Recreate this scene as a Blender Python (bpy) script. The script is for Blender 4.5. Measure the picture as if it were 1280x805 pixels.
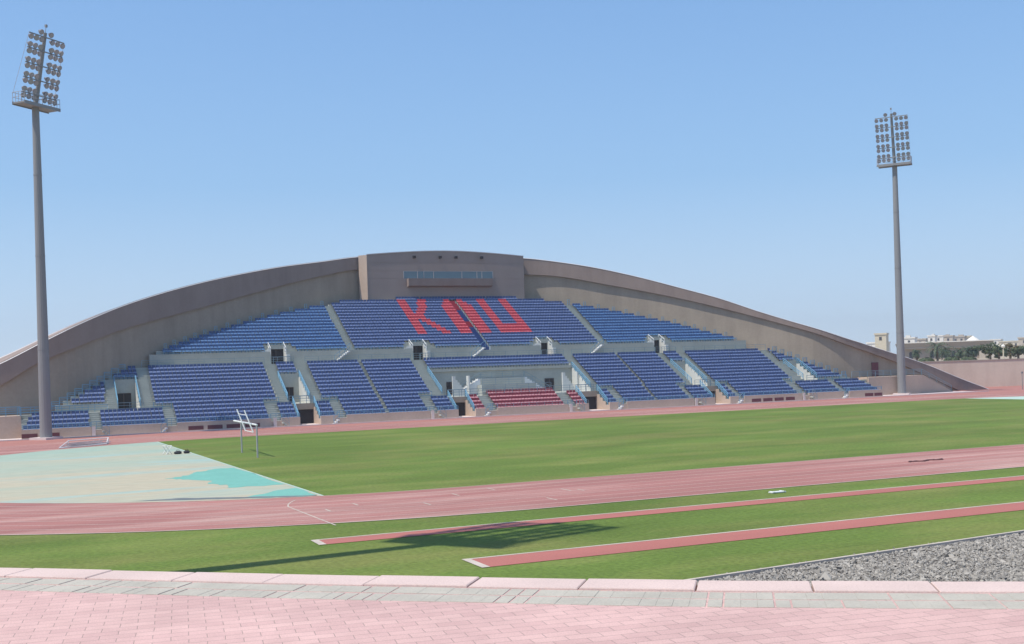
import bpy, bmesh, math, random
import numpy as np
from mathutils import Vector, Matrix

for o in list(bpy.data.objects):
    bpy.data.objects.remove(o)
scene = bpy.context.scene
COL = scene.collection
R = math.radians

# ------------------------------------------------------------------ camera, sky, sun, exposure
CAM_H = 6.7
YAW, ROLL = R(66.8), R(1.85)
fwd = Vector((math.cos(YAW), math.sin(YAW), 0))
rgt = Vector((math.sin(YAW), -math.cos(YAW), 0))
upv = Vector((0, 0, 1))
rc = rgt * math.cos(ROLL) - upv * math.sin(ROLL)
uc = rgt * math.sin(ROLL) + upv * math.cos(ROLL)
cd = bpy.data.cameras.new('camera')
cam = bpy.data.objects.new('camera', cd)
COL.objects.link(cam)
m = Matrix((rc, uc, -fwd)).transposed().to_4x4()
m.translation = (0, 0, CAM_H)
cam.matrix_world = m
cd.sensor_width = 36
cd.lens = 1420 / 1280 * 36
cd.shift_y = 56.5 / 1280
cd.clip_start = .1
cd.clip_end = 9000
scene.camera = cam

SUN_EL = R(62.5)
sun_h = Vector((-math.cos(R(5.5)), -math.sin(R(5.5)), 0))
to_sun = sun_h * math.cos(SUN_EL) + upv * math.sin(SUN_EL)
w = bpy.data.worlds.new('World')
scene.world = w
w.use_nodes = True
nt = w.node_tree
sky = nt.nodes.new('ShaderNodeTexSky')
sky.sky_type = 'NISHITA'
sky.sun_disc = False
sky.sun_elevation = SUN_EL
sky.sun_rotation = math.atan2(sun_h.x, sun_h.y)
sky.altitude = 0
sky.air_density = 1.0
sky.dust_density = .35
sky.ozone_density = 3.0
bg = nt.nodes['Background']
bg.inputs['Strength'].default_value = .145
# humid summer air: towards the horizon the sky pales to a milky blue instead of yellow
geo = nt.nodes.new('ShaderNodeTexCoord')
sep = nt.nodes.new('ShaderNodeSeparateXYZ')
nt.links.new(geo.outputs['Generated'], sep.inputs[0])
hr = nt.nodes.new('ShaderNodeValToRGB')
he = hr.color_ramp.elements
he[0].position, he[0].color = 0.0, (3.0, 3.75, 4.65, 1)
he[1].position, he[1].color = .42, (.62, 1.62, 3.5, 1)
h2 = he.new(.16)
h2.color = (1.42, 2.48, 3.95, 1)
nt.links.new(sep.outputs['Z'], hr.inputs[0])
fr = nt.nodes.new('ShaderNodeMapRange')
fr.inputs[1].default_value, fr.inputs[2].default_value = .05, .6
fr.inputs[3].default_value, fr.inputs[4].default_value = .92, .25
nt.links.new(sep.outputs['Z'], fr.inputs[0])
mxs = nt.nodes.new('ShaderNodeMix')
mxs.data_type = 'RGBA'
nt.links.new(fr.outputs[0], mxs.inputs[0])
nt.links.new(sky.outputs[0], mxs.inputs[6])
nt.links.new(hr.outputs[0], mxs.inputs[7])
nt.links.new(mxs.outputs[2], bg.inputs['Color'])
sd = bpy.data.lights.new('sun', 'SUN')
sd.energy = 3.25
sd.angle = R(.5)
sd.color = (1, .94, .83)
so = bpy.data.objects.new('sun', sd)
COL.objects.link(so)
so.rotation_euler = (-to_sun).to_track_quat('-Z', 'Y').to_euler()
scene.view_settings.view_transform = 'Standard'
scene.view_settings.look = 'None'
scene.view_settings.gamma = 1
scene.view_settings.use_curve_mapping = False
scene.view_settings.exposure = .48

# ------------------------------------------------------------------ helpers
rnd = random.Random(7)


class MB:
    """collects boxes, bars, tubes and polygons, links them as one mesh object"""
    def __init__(s):
        s.v, s.f, s.m = [], [], []

    def face(s, pts, mi=0):
        n = len(s.v)
        s.v += [tuple(p) for p in pts]
        s.f.append(tuple(range(n, n + len(pts))))
        s.m.append(mi)

    def box(s, x0, x1, y0, y1, z0, z1, mi=0, side=None, top=None):
        n = len(s.v)
        s.v += [(x0, y0, z0), (x1, y0, z0), (x1, y1, z0), (x0, y1, z0), (x0, y0, z1), (x1, y0, z1), (x1, y1, z1), (x0, y1, z1)]
        s.f += [tuple(n + i for i in q) for q in ((3, 2, 1, 0), (4, 5, 6, 7), (0, 1, 5, 4), (1, 2, 6, 5), (2, 3, 7, 6), (3, 0, 4, 7))]
        sd_ = mi if side is None else side
        s.m += [mi, mi if top is None else top, mi, sd_, mi, sd_]

    def bar(s, p, q, r=.03, n=4, r2=None, mi=0, caps=True):
        p, q = Vector(p), Vector(q)
        d = (q - p)
        if d.length < 1e-6:
            return
        d.normalize()
        a_ = d.orthogonal().normalized() if abs(d.z) < .98 else Vector((1, 0, 0))
        if abs(d.z) < .98:
            a_ = d.cross(upv).normalized()
        b_ = d.cross(a_).normalized()
        r2 = r if r2 is None else r2
        k = len(s.v)
        for c, rr in ((p, r), (q, r2)):
            for i in range(n):
                t = 2 * math.pi * (i + .5) / n
                s.v.append(tuple(c + a_ * math.cos(t) * rr + b_ * math.sin(t) * rr))
        for i in range(n):
            j = (i + 1) % n
            s.f.append((k + i, k + n + i, k + n + j, k + j))
            s.m.append(mi)
        if caps:
            s.f.append(tuple(k + i for i in range(n)))
            s.f.append(tuple(k + n + i for i in reversed(range(n))))
            s.m += [mi, mi]

    def path(s, pts, r=.03, n=4):
        for p, q in zip(pts, pts[1:]):
            s.bar(p, q, r, n)

    def prism(s, poly, d, mi=0):
        """poly: list of 3d points, d: extrusion vector"""
        n = len(poly)
        d = Vector(d)
        a_ = [Vector(p) for p in poly]
        s.face(a_, mi)
        s.face([p + d for p in reversed(a_)], mi)
        for i in range(n):
            j = (i + 1) % n
            s.face([a_[j], a_[i], a_[i] + d, a_[j] + d], mi)

    def build(s, name, mats, parent=None, local=False, smooth=False, fix=True):
        me = bpy.data.meshes.new(name)
        v = s.v
        if parent is not None and not local:
            p = root_loc(parent)
            v = [(a - p[0], b - p[1], c - p[2]) for a, b, c in v]
        me.from_pydata(v, [], s.f)
        if not isinstance(mats, (list, tuple)):
            mats = [mats]
        for mm in mats:
            me.materials.append(mm)
        if len(mats) > 1:
            me.polygons.foreach_set('material_index', s.m)
        if fix:
            bm = bmesh.new()
            bm.from_mesh(me)
            bmesh.ops.recalc_face_normals(bm, faces=bm.faces)
            bm.to_mesh(me)
            bm.free()
        if smooth:
            me.polygons.foreach_set('use_smooth', [True] * len(me.polygons))
        me.update()
        o = bpy.data.objects.new(name, me)
        COL.objects.link(o)
        if parent is not None:
            o.parent = parent
        return o


def root_loc(o):
    p = Vector(o.location)
    while o.parent is not None:
        o = o.parent
        p = p + Vector(o.location)
    return p


def tag(o, label=None, cat=None, group=None, kind=None):
    if label: o['label'] = label
    if cat: o['category'] = cat
    if group: o['group'] = group
    if kind: o['kind'] = kind
    return o


def thing(name, label, cat, loc=(0, 0, 0), rz=0, group=None):
    o = bpy.data.objects.new(name, None)
    COL.objects.link(o)
    o.location = loc
    o.rotation_euler = (0, 0, rz)
    o.empty_display_size = .5
    return tag(o, label, cat, group)


def copy_tree(o, parent=None):
    c = o.copy()
    COL.objects.link(c)
    if parent is not None:
        c.parent = parent
    for ch in [x for x in list(bpy.data.objects) if x.parent == o]:
        copy_tree(ch, c)
    return c


def lerp_tab(tab, x):
    if x <= tab[0][0]: return tab[0][1]
    for (a, b), (c, d) in zip(tab, tab[1:]):
        if x <= c:
            return b + (d - b) * (x - a) / (c - a)
    return tab[-1][1]


def smooth_tab(tab, x):
    """Catmull-Rom through the table"""
    if x <= tab[0][0]: return tab[0][1]
    if x >= tab[-1][0]: return tab[-1][1]
    for i in range(len(tab) - 1):
        x0, y0 = tab[i]
        x1, y1 = tab[i + 1]
        if x <= x1:
            h = x1 - x0
            def sl(k):
                if k <= 0 or k >= len(tab) - 1:
                    k = min(max(k, 1), len(tab) - 2)
                return (tab[k + 1][1] - tab[k - 1][1]) / (tab[k + 1][0] - tab[k - 1][0])
            m0, m1 = sl(i), sl(i + 1)
            t = (x - x0) / h
            return ((2 * t**3 - 3 * t**2 + 1) * y0 + (t**3 - 2 * t**2 + t) * h * m0 + (-2 * t**3 + 3 * t**2) * y1 + (t**3 - t**2) * h * m1)


# ------------------------------------------------------------------ materials
def mat(name, col, rough=.8, var=.12, scale=1.0, stretch=(1, 1, 1), col2=None, fac2=(.45, .65), scale2=.3, stretch2=None, bump=0, spec=.3, metal=0, fine=0, fscale=20):
    mm = bpy.data.materials.new(name)
    mm.use_nodes = True
    t = mm.node_tree
    N, L = t.nodes, t.links
    b = N['Principled BSDF']
    b.inputs['Roughness'].default_value = rough
    b.inputs['Specular IOR Level'].default_value = spec
    b.inputs['Metallic'].default_value = metal
    tc = N.new('ShaderNodeTexCoord')

    def noise(sc, st, det=5):
        mp = N.new('ShaderNodeMapping')
        mp.inputs['Scale'].default_value = st
        L.new(tc.outputs['Object'], mp.inputs[0])
        n_ = N.new('ShaderNodeTexNoise')
        n_.inputs['Scale'].default_value = sc
        n_.inputs['Detail'].default_value = det
        n_.inputs['Roughness'].default_value = .6
        L.new(mp.outputs[0], n_.inputs['Vector'])
        return n_
    cur = None
    if col2 is not None:
        n2 = noise(scale2, stretch2 or stretch)
        mr = N.new('ShaderNodeMapRange')
        mr.inputs[1].default_value, mr.inputs[2].default_value = fac2
        L.new(n2.outputs['Fac'], mr.inputs[0])
        mx = N.new('ShaderNodeMix')
        mx.data_type = 'RGBA'
        mx.inputs[6].default_value = (*col, 1)
        mx.inputs[7].default_value = (*col2, 1)
        L.new(mr.outputs[0], mx.inputs[0])
        cur = mx.outputs[2]

    def modulate(cur, n_, amt):
        mr = N.new('ShaderNodeMapRange')
        mr.inputs[1].default_value, mr.inputs[2].default_value = .25, .75
        mr.inputs[3].default_value, mr.inputs[4].default_value = 1 - amt, 1 + amt
        L.new(n_.outputs['Fac'], mr.inputs[0])
        vm = N.new('ShaderNodeVectorMath')
        vm.operation = 'SCALE'
        if cur is None:
            vm.inputs[0].default_value = col
        else:
            L.new(cur, vm.inputs[0])
        L.new(mr.outputs[0], vm.inputs['Scale'])
        return vm.outputs[0]
    n1 = noise(scale, stretch)
    cur = modulate(cur, n1, var)
    if fine:
        cur = modulate(cur, noise(fscale, (1, 1, 1), 3), fine)
    L.new(cur, b.inputs['Base Color'])
    if bump:
        bp = N.new('ShaderNodeBump')
        bp.inputs['Strength'].default_value = bump
        bp.inputs['Distance'].default_value = .05
        L.new(noise(fscale, (1, 1, 1), 3).outputs['Fac'], bp.inputs['Height'])
        L.new(bp.outputs[0], b.inputs['Normal'])
    return mm


M = {}
M['concrete'] = mat('pale_concrete', (.40, .41, .365), .9, .10, .5, fine=.06, fscale=6)
M['white_conc'] = mat('white_painted_concrete', (.60, .60, .56), .85, .08, .4, fine=.05, fscale=5)
M['beige_wall'] = mat('pale_beige_wall', (.60, .50, .405), .9, .10, .12, col2=(.54, .44, .355), fac2=(.45, .7), scale2=.4, stretch2=(1, 1, .15), fine=.05, fscale=4)
M['peach'] = mat('peach_rendered_wall', (.48, .37, .295), .9, .10, .25, fine=.05, fscale=4)
M['arch_wall'] = mat('brown_rendered_wall', (.365, .30, .235), .92, .10, .18, col2=(.31, .255, .20), fac2=(.42, .7), scale2=.5, stretch2=(1, 1, .12), fine=.05, fscale=3)
M['fascia'] = mat('mauve_grey_cladding', (.285, .22, .188), .85, .07, .25, col2=(.25, .19, .165), fac2=(.45, .7), scale2=.6, stretch2=(1, 1, .15), fine=.04, fscale=3)
M['coping'] = mat('pale_metal_coping', (.52, .50, .50), .5, .05, .5)
M['pressbox'] = mat('grey_mauve_panels', (.31, .25, .222), .85, .08, .3, stretch=(1, 1, .3), fine=.04, fscale=4)
M['blue'] = mat('blue_plastic', (.030, .055, .155), .42, .18, .9, spec=.5)
M['bright_blue'] = mat('bright_blue_plastic', (.028, .072, .195), .42, .18, .9, spec=.5)
M['red'] = mat('red_plastic', (.42, .022, .04), .42, .15, .9, spec=.5)
M['maroon'] = mat('maroon_plastic', (.20, .014, .03), .42, .15, .9, spec=.5)
M['blue_pan'] = mat('sunlit_blue_plastic', (.125, .17, .315), .5, .15, .9, spec=.5)  # paler pan colours: sunlight on the seats put into the plastic's colour
M['bright_blue_pan'] = mat('sunlit_bright_blue_plastic', (.085, .175, .345), .5, .15, .9, spec=.5)
M['red_pan'] = mat('sunlit_red_plastic', (.54, .11, .125), .5, .15, .9, spec=.5)
M['maroon_pan'] = mat('sunlit_maroon_plastic', (.50, .22, .235), .5, .15, .9, spec=.5)
M['rail_blue'] = mat('cyan_blue_paint', (.155, .33, .46), .45, .1, .6, spec=.5)
M['rail_grey'] = mat('blue_grey_paint', (.23, .32, .36), .5, .1, .6)
M['galv'] = mat('galvanised_steel', (.40, .38, .385), .55, .1, .8, spec=.4)
M['pole'] = mat('grey_painted_mast', (.235, .235, .235), .6, .08, .35, stretch=(1, 1, .2), spec=.4)
M['lamp'] = mat('dull_lamp_housing', (.21, .19, .195), .5, .1, 3)
M['glass_lamp'] = mat('lamp_glass', (.33, .33, .35), .2, .05, 3, spec=.6)
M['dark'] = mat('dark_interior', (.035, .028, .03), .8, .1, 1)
M['wood'] = mat('brown_door', (.10, .07, .06), .6, .1, 1)
M['maroon_panel'] = mat('maroon_grille', (.16, .05, .06), .7, .12, 2)
M['glass'] = mat('blue_grey_window_glass', (.10, .17, .21), .12, .05, .5, spec=.7)
M['white_metal'] = mat('white_painted_metal', (.72, .72, .70), .5, .08, 1)
M['step_blue'] = mat('blue_painted_steps', (.06, .10, .24), .8, .12, 1)
M['step_red'] = mat('red_painted_steps', (.42, .05, .07), .8, .12, 1)
M['sand'] = mat('dry_sand', (.42, .34, .25), .95, .15, .02, col2=(.34, .28, .21), scale2=.05)
M['rubble'] = mat('bank_earth', (.33, .29, .25), .95, .2, .5, bump=.5)
M['track'] = mat('worn_pink_track', (.345, .152, .130), .9, .22, .35, stretch=(.12, 1, 1), col2=(.45, .265, .225), fac2=(.48, .68), scale2=.22, stretch2=(.2, 1.3, 1), fine=.14, fscale=9)
M['apron'] = mat('pink_apron', (.375, .165, .135), .9, .10, .3, stretch=(.2, 1, 1), fine=.06, fscale=6)
M['runway'] = mat('rose_runway', (.39, .14, .115), .9, .10, .3, stretch=(.25, 1, 1), fine=.08, fscale=9)
M['line'] = mat('worn_white_line', (.60, .47, .42), .85, .25, .6, stretch=(.3, 1, 1), fine=.15, fscale=6)
M['white_line'] = mat('white_line', (.50, .43, .36), .85, .2, .6)
M['kerb'] = mat('pink_kerb_stone', (.60, .46, .41), .9, .10, 1.2, fine=.12, fscale=70, bump=.12)
M['kerb_top'] = mat('light_kerb', (.62, .52, .49), .85, .1, .6)
M['paver'] = mat('grey_paver', (.43, .395, .33), .9, .14, 2.3, fine=.08, fscale=50, bump=.2)
M['trunk'] = mat('palm_bark', (.16, .12, .09), .9, .2, 3)
M['bark'] = mat('tree_bark', (.15, .11, .08), .9, .2, 3)
M['cream'] = mat('cream_render', (.60, .53, .40), .9, .06, .1)
M['house_white'] = mat('white_render', (.74, .70, .63), .9, .05, .1)
M['house_beige'] = mat('beige_render', (.50, .43, .35), .9, .06, .1)
M['stone_beige'] = mat('grey_beige_stone', (.35, .30, .25), .9, .08, .2)
M['win_dark'] = mat('dark_window', (.07, .07, .08), .3, .1, 1)
M['black_bag'] = mat('black_fabric', (.03, .03, .035), .8, .1, 4)
M['rubber'] = mat('dark_brown_rubber', (.10, .045, .045), .9, .2, 4)


def leaf_mat(name, col, col2):
    return mat(name, col, .6, .25, .9, col2=col2, scale2=.5, fac2=(.4, .6), spec=.25)


M['palm_leaf'] = leaf_mat('palm_leaf', (.075, .11, .065), (.12, .15, .09))
M['leaf'] = leaf_mat('dark_leaf', (.065, .09, .045), (.12, .14, .065))
M['leaf_warm'] = leaf_mat('warm_leaf', (.13, .095, .04), (.09, .10, .045))


def grass_mat(name):
    mm = mat(name, (.118, .172, .037), .95, .22, .16, stretch=(.4, 1, 1), col2=(.215, .212, .068), fac2=(.46, .76), scale2=.13, stretch2=(.5, 1.1, 1), fine=.26, fscale=5, spec=.1, bump=.6)
    return mm


M['grass'] = grass_mat('mown_grass')


def mat_zone():
    """bleached turquoise runoff: sand-coloured streaks over mint paint"""
    mm = bpy.data.materials.new('faded_turquoise_coating')
    mm.use_nodes = True
    N, L = mm.node_tree.nodes, mm.node_tree.links
    b = N['Principled BSDF']
    b.inputs['Roughness'].default_value = .85
    b.inputs['Specular IOR Level'].default_value = .25
    tc = N.new('ShaderNodeTexCoord')

    def noise(sc, st, det, dist=0):
        mp = N.new('ShaderNodeMapping')
        mp.inputs['Scale'].default_value = st
        mp.inputs['Rotation'].default_value = (0, 0, R(8))
        L.new(tc.outputs['Object'], mp.inputs[0])
        n = N.new('ShaderNodeTexNoise')
        n.inputs['Scale'].default_value = sc
        n.inputs['Detail'].default_value = det
        n.inputs['Distortion'].default_value = dist
        L.new(mp.outputs[0], n.inputs['Vector'])
        return n.outputs['Fac']

    def ramp(x, a, c):
        mr = N.new('ShaderNodeMapRange')
        mr.inputs[1].default_value, mr.inputs[2].default_value = a, c
        L.new(x, mr.inputs[0])
        return mr.outputs[0]

    def mix(f, a, c):
        mx = N.new('ShaderNodeMix')
        mx.data_type = 'RGBA'
        L.new(f, mx.inputs[0])
        for k, q in ((6, a), (7, c)):
            if isinstance(q, tuple): mx.inputs[k].default_value = (*q, 1)
            else: L.new(q, mx.inputs[k])
        return mx.outputs[2]
    # sandier towards the near track (low y)
    sx = N.new('ShaderNodeSeparateXYZ')
    L.new(tc.outputs['Object'], sx.inputs[0])
    gy = N.new('ShaderNodeMapRange')
    gy.inputs[1].default_value, gy.inputs[2].default_value = 62, 112
    gy.inputs[3].default_value, gy.inputs[4].default_value = .26, -.10
    L.new(sx.outputs['Y'], gy.inputs[0])
    ad = N.new('ShaderNodeMath')
    ad.operation = 'ADD'
    L.new(noise(.09, (.35, 1.3, 1), 6, .4), ad.inputs[0])
    L.new(gy.outputs[0], ad.inputs[1])
    c = mix(ramp(ad.outputs[0], .40, .68), (.315, .405, .325), (.44, .395, .285))
    c = mix(ramp(noise(.16, (.25, 1.6, 1), 8, 1.0), .60, .72), c, (.36, .335, .265))
    c = mix(ramp(noise(.12, (.3, 1.2, 1), 5, .5), .58, .70), c, (.31, .43, .385))
    n3 = ramp(noise(1.5, (.4, 1, 1), 6), .3, .7)
    vm = N.new('ShaderNodeVectorMath')
    vm.operation = 'SCALE'
    L.new(c, vm.inputs[0])
    m2 = N.new('ShaderNodeMapRange')
    m2.inputs[3].default_value, m2.inputs[4].default_value = .92, 1.06
    L.new(n3, m2.inputs[0])
    L.new(m2.outputs[0], vm.inputs['Scale'])
    L.new(vm.outputs[0], b.inputs['Base Color'])
    return mm


M['zone'] = mat_zone()
M['turq'] = mat('clean_turquoise_coating', (.165, .40, .325), .7, .08, .6, fine=.06, fscale=4)
M['mint_line'] = mat('pale_mint_edge', (.42, .54, .46), .8, .08, .6)
M['wet'] = mat('dark_wet_silt', (.16, .17, .16), .5, .2, .8)


def paving_mat(ang):
    mm = bpy.data.materials.new('pink_brick_paving')
    mm.use_nodes = True
    N, L = mm.node_tree.nodes, mm.node_tree.links
    b = N['Principled BSDF']
    b.inputs['Roughness'].default_value = .85
    b.inputs['Specular IOR Level'].default_value = .25
    tc = N.new('ShaderNodeTexCoord')
    mp = N.new('ShaderNodeMapping')
    mp.inputs['Rotation'].default_value = (0, 0, ang)
    L.new(tc.outputs['Object'], mp.inputs[0])
    br = N.new('ShaderNodeTexBrick')
    br.inputs['Scale'].default_value = 1
    br.inputs['Brick Width'].default_value = .2
    br.inputs['Row Height'].default_value = .1
    br.inputs['Mortar Size'].default_value = .0024
    br.inputs['Mortar Smooth'].default_value = .3
    br.inputs['Bias'].default_value = -.1
    br.inputs['Color1'].default_value = (.62, .405, .365, 1)
    br.inputs['Color2'].default_value = (.55, .35, .32, 1)
    br.inputs['Mortar'].default_value = (.34, .25, .22, 1)
    # slight wobble so that the courses are not ruler straight
    nz = N.new('ShaderNodeTexNoise')
    nz.inputs['Scale'].default_value = 3.0
    vs = N.new('ShaderNodeVectorMath')
    vs.operation = 'SCALE'
    vs.inputs['Scale'].default_value = .018
    L.new(tc.outputs['Object'], nz.inputs['Vector'])
    L.new(nz.outputs['Color'], vs.inputs[0])
    va = N.new('ShaderNodeVectorMath')
    L.new(mp.outputs[0], va.inputs[0])
    L.new(vs.outputs[0], va.inputs[1])
    L.new(va.outputs[0], br.inputs['Vector'])

    def mod(cur, sc, lo, hi, det=4):
        n = N.new('ShaderNodeTexNoise')
        n.inputs['Scale'].default_value = sc
        n.inputs['Detail'].default_value = det
        L.new(tc.outputs['Object'], n.inputs['Vector'])
        mr = N.new('ShaderNodeMapRange')
        mr.inputs[1].default_value, mr.inputs[2].default_value = .3, .7
        mr.inputs[3].default_value, mr.inputs[4].default_value = lo, hi
        L.new(n.outputs['Fac'], mr.inputs[0])
        vm = N.new('ShaderNodeVectorMath')
        vm.operation = 'SCALE'
        L.new(cur, vm.inputs[0])
        L.new(mr.outputs[0], vm.inputs['Scale'])
        return vm.outputs[0], n
    c, _ = mod(br.outputs['Color'], 1.1, .91, 1.06)
    c, _ = mod(c, .35, .93, 1.05)
    c, _ = mod(c, 6, .95, 1.05)
    c, n = mod(c, 90, .90, 1.08, 2)
    L.new(c, b.inputs['Base Color'])
    bp = N.new('ShaderNodeBump')
    bp.inputs['Strength'].default_value = .6
    bp.inputs['Distance'].default_value = .006
    bp.invert = True
    L.new(br.outputs['Fac'], bp.inputs['Height'])
    L.new(bp.outputs[0], b.inputs['Normal'])
    return mm


def stone_mat():
    mm = bpy.data.materials.new('crushed_stone')
    mm.use_nodes = True
    N, L = mm.node_tree.nodes, mm.node_tree.links
    b = N['Principled BSDF']
    b.inputs['Roughness'].default_value = .85
    g = N.new('ShaderNodeNewGeometry')
    cr = N.new('ShaderNodeValToRGB')
    e = cr.color_ramp.elements
    e[0].color = (.23, .208, .18, 1)
    e[1].color = (.42, .385, .335, 1)
    k = e.new(.5)
    k.color = (.32, .292, .252, 1)
    L.new(g.outputs['Random Per Island'], cr.inputs[0])
    L.new(cr.outputs[0], b.inputs['Base Color'])
    return mm


# ================================================================== GROUND AND TRACK (structure)
CY, R_IN, R_OUT = 93.75, 33.35, 44.95
BX0, BX1 = 22.0, 120.0          # ends of the straights


def sheet(name, polys, z, mm, kind='structure', label=None):
    b = MB()
    for p in polys:
        b.face([(x, y, z) for x, y in p])
    o = b.build(name, mm)
    o['kind'] = kind
    if label: o['label'] = label
    return o


sheet('ground', [[(-3000, -1500), (4000, -1500), (4000, 5000), (-3000, 5000)]], -.06, M['sand'])

# lawn: outer strip and infield as one sheet each
gr = sheet('outer_grass', [[(-120, 12), (190, 12), (190, 127), (-120, 127)]], -.012, M['grass'], 'stuff')


def arc(cx, r, a0, a1, n=48):
    return [(cx + r * math.cos(a0 + (a1 - a0) * i / n), CY + r * math.sin(a0 + (a1 - a0) * i / n)) for i in range(n + 1)]


sheet('infield_grass', [[(12, CY - R_IN), (BX1 + 8, CY - R_IN), (BX1 + 8, CY + R_IN), (12, CY + R_IN)]], .0, M['grass'], 'stuff')

# red apron by the stand, under the track sheet
sheet('apron', [[(-90, 104), (BX0, 104), (BX0, 145.2), (-90, 145.2)], [(BX0, 126.8), (200, 126.8), (200, 145.2), (BX0, 145.2)], [(BX1, 95), (200, 95), (200, 126.8), (BX1, 126.8)], [(149, 145.2), (215, 145.2), (215, 158), (149, 177)]], -.006, M['apron'])


def ring(r0, r1, z):
    b = MB()
    N_ = 56
    a0 = [(x, y) for x, y in arc(BX0, r0, math.pi * 1.5, math.pi * .5, N_)]
    a1 = [(x, y) for x, y in arc(BX0, r1, math.pi * 1.5, math.pi * .5, N_)]
    c0 = arc(BX1, r0, math.pi * .5, -math.pi * .5, N_)
    c1 = arc(BX1, r1, math.pi * .5, -math.pi * .5, N_)
    i_, o_ = a0 + c0 + [a0[0]], a1 + c1 + [a1[0]]
    for k in range(len(i_) - 1):
        b.face([(*i_[k], z), (*o_[k], z), (*o_[k + 1], z), (*i_[k + 1], z)])
    return b


o = ring(R_IN, R_OUT, .004).build('running_track', M['track'])
o['kind'] = 'structure'
b = MB()
for k in range(1, 8):
    r_ = R_IN + 11.6 * k / 8
    q = ring(r_ - .03, r_ + .03, .009)
    n = len(b.v)
    b.v += q.v
    b.f += [tuple(n + i for i in f_) for f_ in q.f]
    b.m += q.m
b.build('lane_lines', M['line'])['kind'] = 'structure'
b = MB()
for r0, r1 in ((R_IN - .08, R_IN + .0), (R_OUT - .03, R_OUT + .10)):
    q = ring(r0, r1, .012)
    n = len(b.v)
    b.v += q.v
    b.f += [tuple(n + i for i in f_) for f_ in q.f]
    b.m += q.m
b.build('track_edge_line', M['white_line'])['kind'] = 'structure'

# start line and stagger ticks on the near straight
b = MB()
b.face([(12.3, 49.0, .014), (12.38, 49.0, .014), (12.08, 57.2, .014), (12.0, 57.2, .014)])
prev = (12.02, 57.2)
for k in range(1, 7):
    nx = (12.02 + .05 * k + .02 * k * k, 57.2 + .5 * k)
    b.face([(prev[0] - .04, prev[1], .014), (prev[0] + .04, prev[1], .014), (nx[0] + .04, nx[1], .014), (nx[0] - .04, nx[1], .014)])
    prev = nx
for x, y, L_ in ((15.2, 56.1, .9), (13.4, 54.6, .9), (18.3, 54.0, 1.0), (20.9, 56.9, 1.0), (23.5, 58.3, 1.0), (24.2, 51.9, 1.2), (26.6, 55.2, 1.2), (27.2, 54.6, .8)):
    b.face([(x - .05, y - L_ / 2, .014), (x + .05, y - L_ / 2, .014), (x + .02, y + L_ / 2, .014), (x - .08, y + L_ / 2, .014)])
b.build('start_lines', M['white_line'])['kind'] = 'structure'

# faded turquoise half circle inside the left bend, and its twin at the far end
pts = arc(BX0, R_IN - .08, math.pi * 1.5, math.pi * .5, 72)
ma0, ma1 = (14.75, 60.3), (12.55, 126.9)
left = [p for p in pts if p[0] < 14.6 - (p[1] - 60) * .03]
poly = [(14.72, CY - math.sqrt((R_IN - .08) ** 2 - (BX0 - 14.72) ** 2))] + left + [(12.6, CY + math.sqrt((R_IN - .08) ** 2 - (BX0 - 12.6) ** 2))]
sheet('turquoise_runoff', [poly], .006, M['zone'])
sheet('turquoise_edge', [[(14.72, 61.3), (14.84, 61.3), (12.74, 125.7), (12.6, 125.7)]], .010, M['mint_line'])
pr = [p for p in arc(BX1, R_IN - .08, math.pi * .5, -math.pi * .5, 72) if p[0] > 126]
sheet('turquoise_runoff_far_end', [[(126, CY - 32.7)] + list(reversed(pr)) + [(126, CY + 32.7)]], .006, M['mint_line'])


def jag(pts, n=7, amp=.35, seed=1):
    r_ = random.Random(seed)
    out = []
    for (x0, y0), (x1, y1) in zip(pts, pts[1:] + pts[:1]):
        for i in range(n):
            t = i / n
            a = amp if i else 0
            out.append((x0 + (x1 - x0) * t + r_.uniform(-a, a) * .6, y0 + (y1 - y0) * t + r_.uniform(-a, a)))
    return out


sheet('clean_turquoise_patch', [jag([(14.40, 69.2), (10.9, 69.5), (11.3, 71.3), (10.3, 72.9), (10.9, 75.0), (9.3, 77.3), (8.3, 79.0), (9.5, 79.6), (10.7, 82.4), (12.3, 84.3), (13.83, 84.6)], 5, .3, 3)], .010, M['turq'])
sheet('clean_turquoise_corner', [jag([(14.60, 62.0), (13.9, 61.6), (12.9, 62.0), (11.2, 62.6), (10.8, 63.3), (12.2, 64.6), (13.2, 66.0), (14.45, 66.6)], 4, .15, 5)], .010, M['turq'])
sheet('wet_silt_streak', [jag([(5.2, 65.7), (7.4, 64.55), (10.5, 63.0), (13.4, 61.75), (14.5, 61.5), (14.5, 61.85), (12.2, 62.9), (9.6, 64.4), (7.6, 65.6)], 6, .10, 8)], .014, M['wet'])

# jump runways in the outer lawn
for y0, y1, x0 in ((43.85, 45.15, 10.65), (35.55, 37.35, 14.2)):
    sheet('runway', [[(x0, y0), (190, y0), (190, y1), (x0, y1)]], .004, M['runway'])
    sheet('runway_edge', [[(x0, y1), (190, y1), (190, y1 + .15), (x0, y1 + .15)], [(x0 - .3, y0 - .02), (x0, y0 - .02), (x0, y1 + .15), (x0 - .3, y1 + .15)]], .010, M['white_line'])

# concrete kerb and strip along the stand
b = MB()
b.box(-90, 150, 145.2, 145.55, -.05, .10)
b.build('stand_kerb', M['kerb_top'])['kind'] = 'structure'
sheet('stand_pavement', [[(-90, 145.55), (149, 145.55), (149, 154.3), (-90, 154.3)]], .03, M['kerb_top'])

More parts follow.
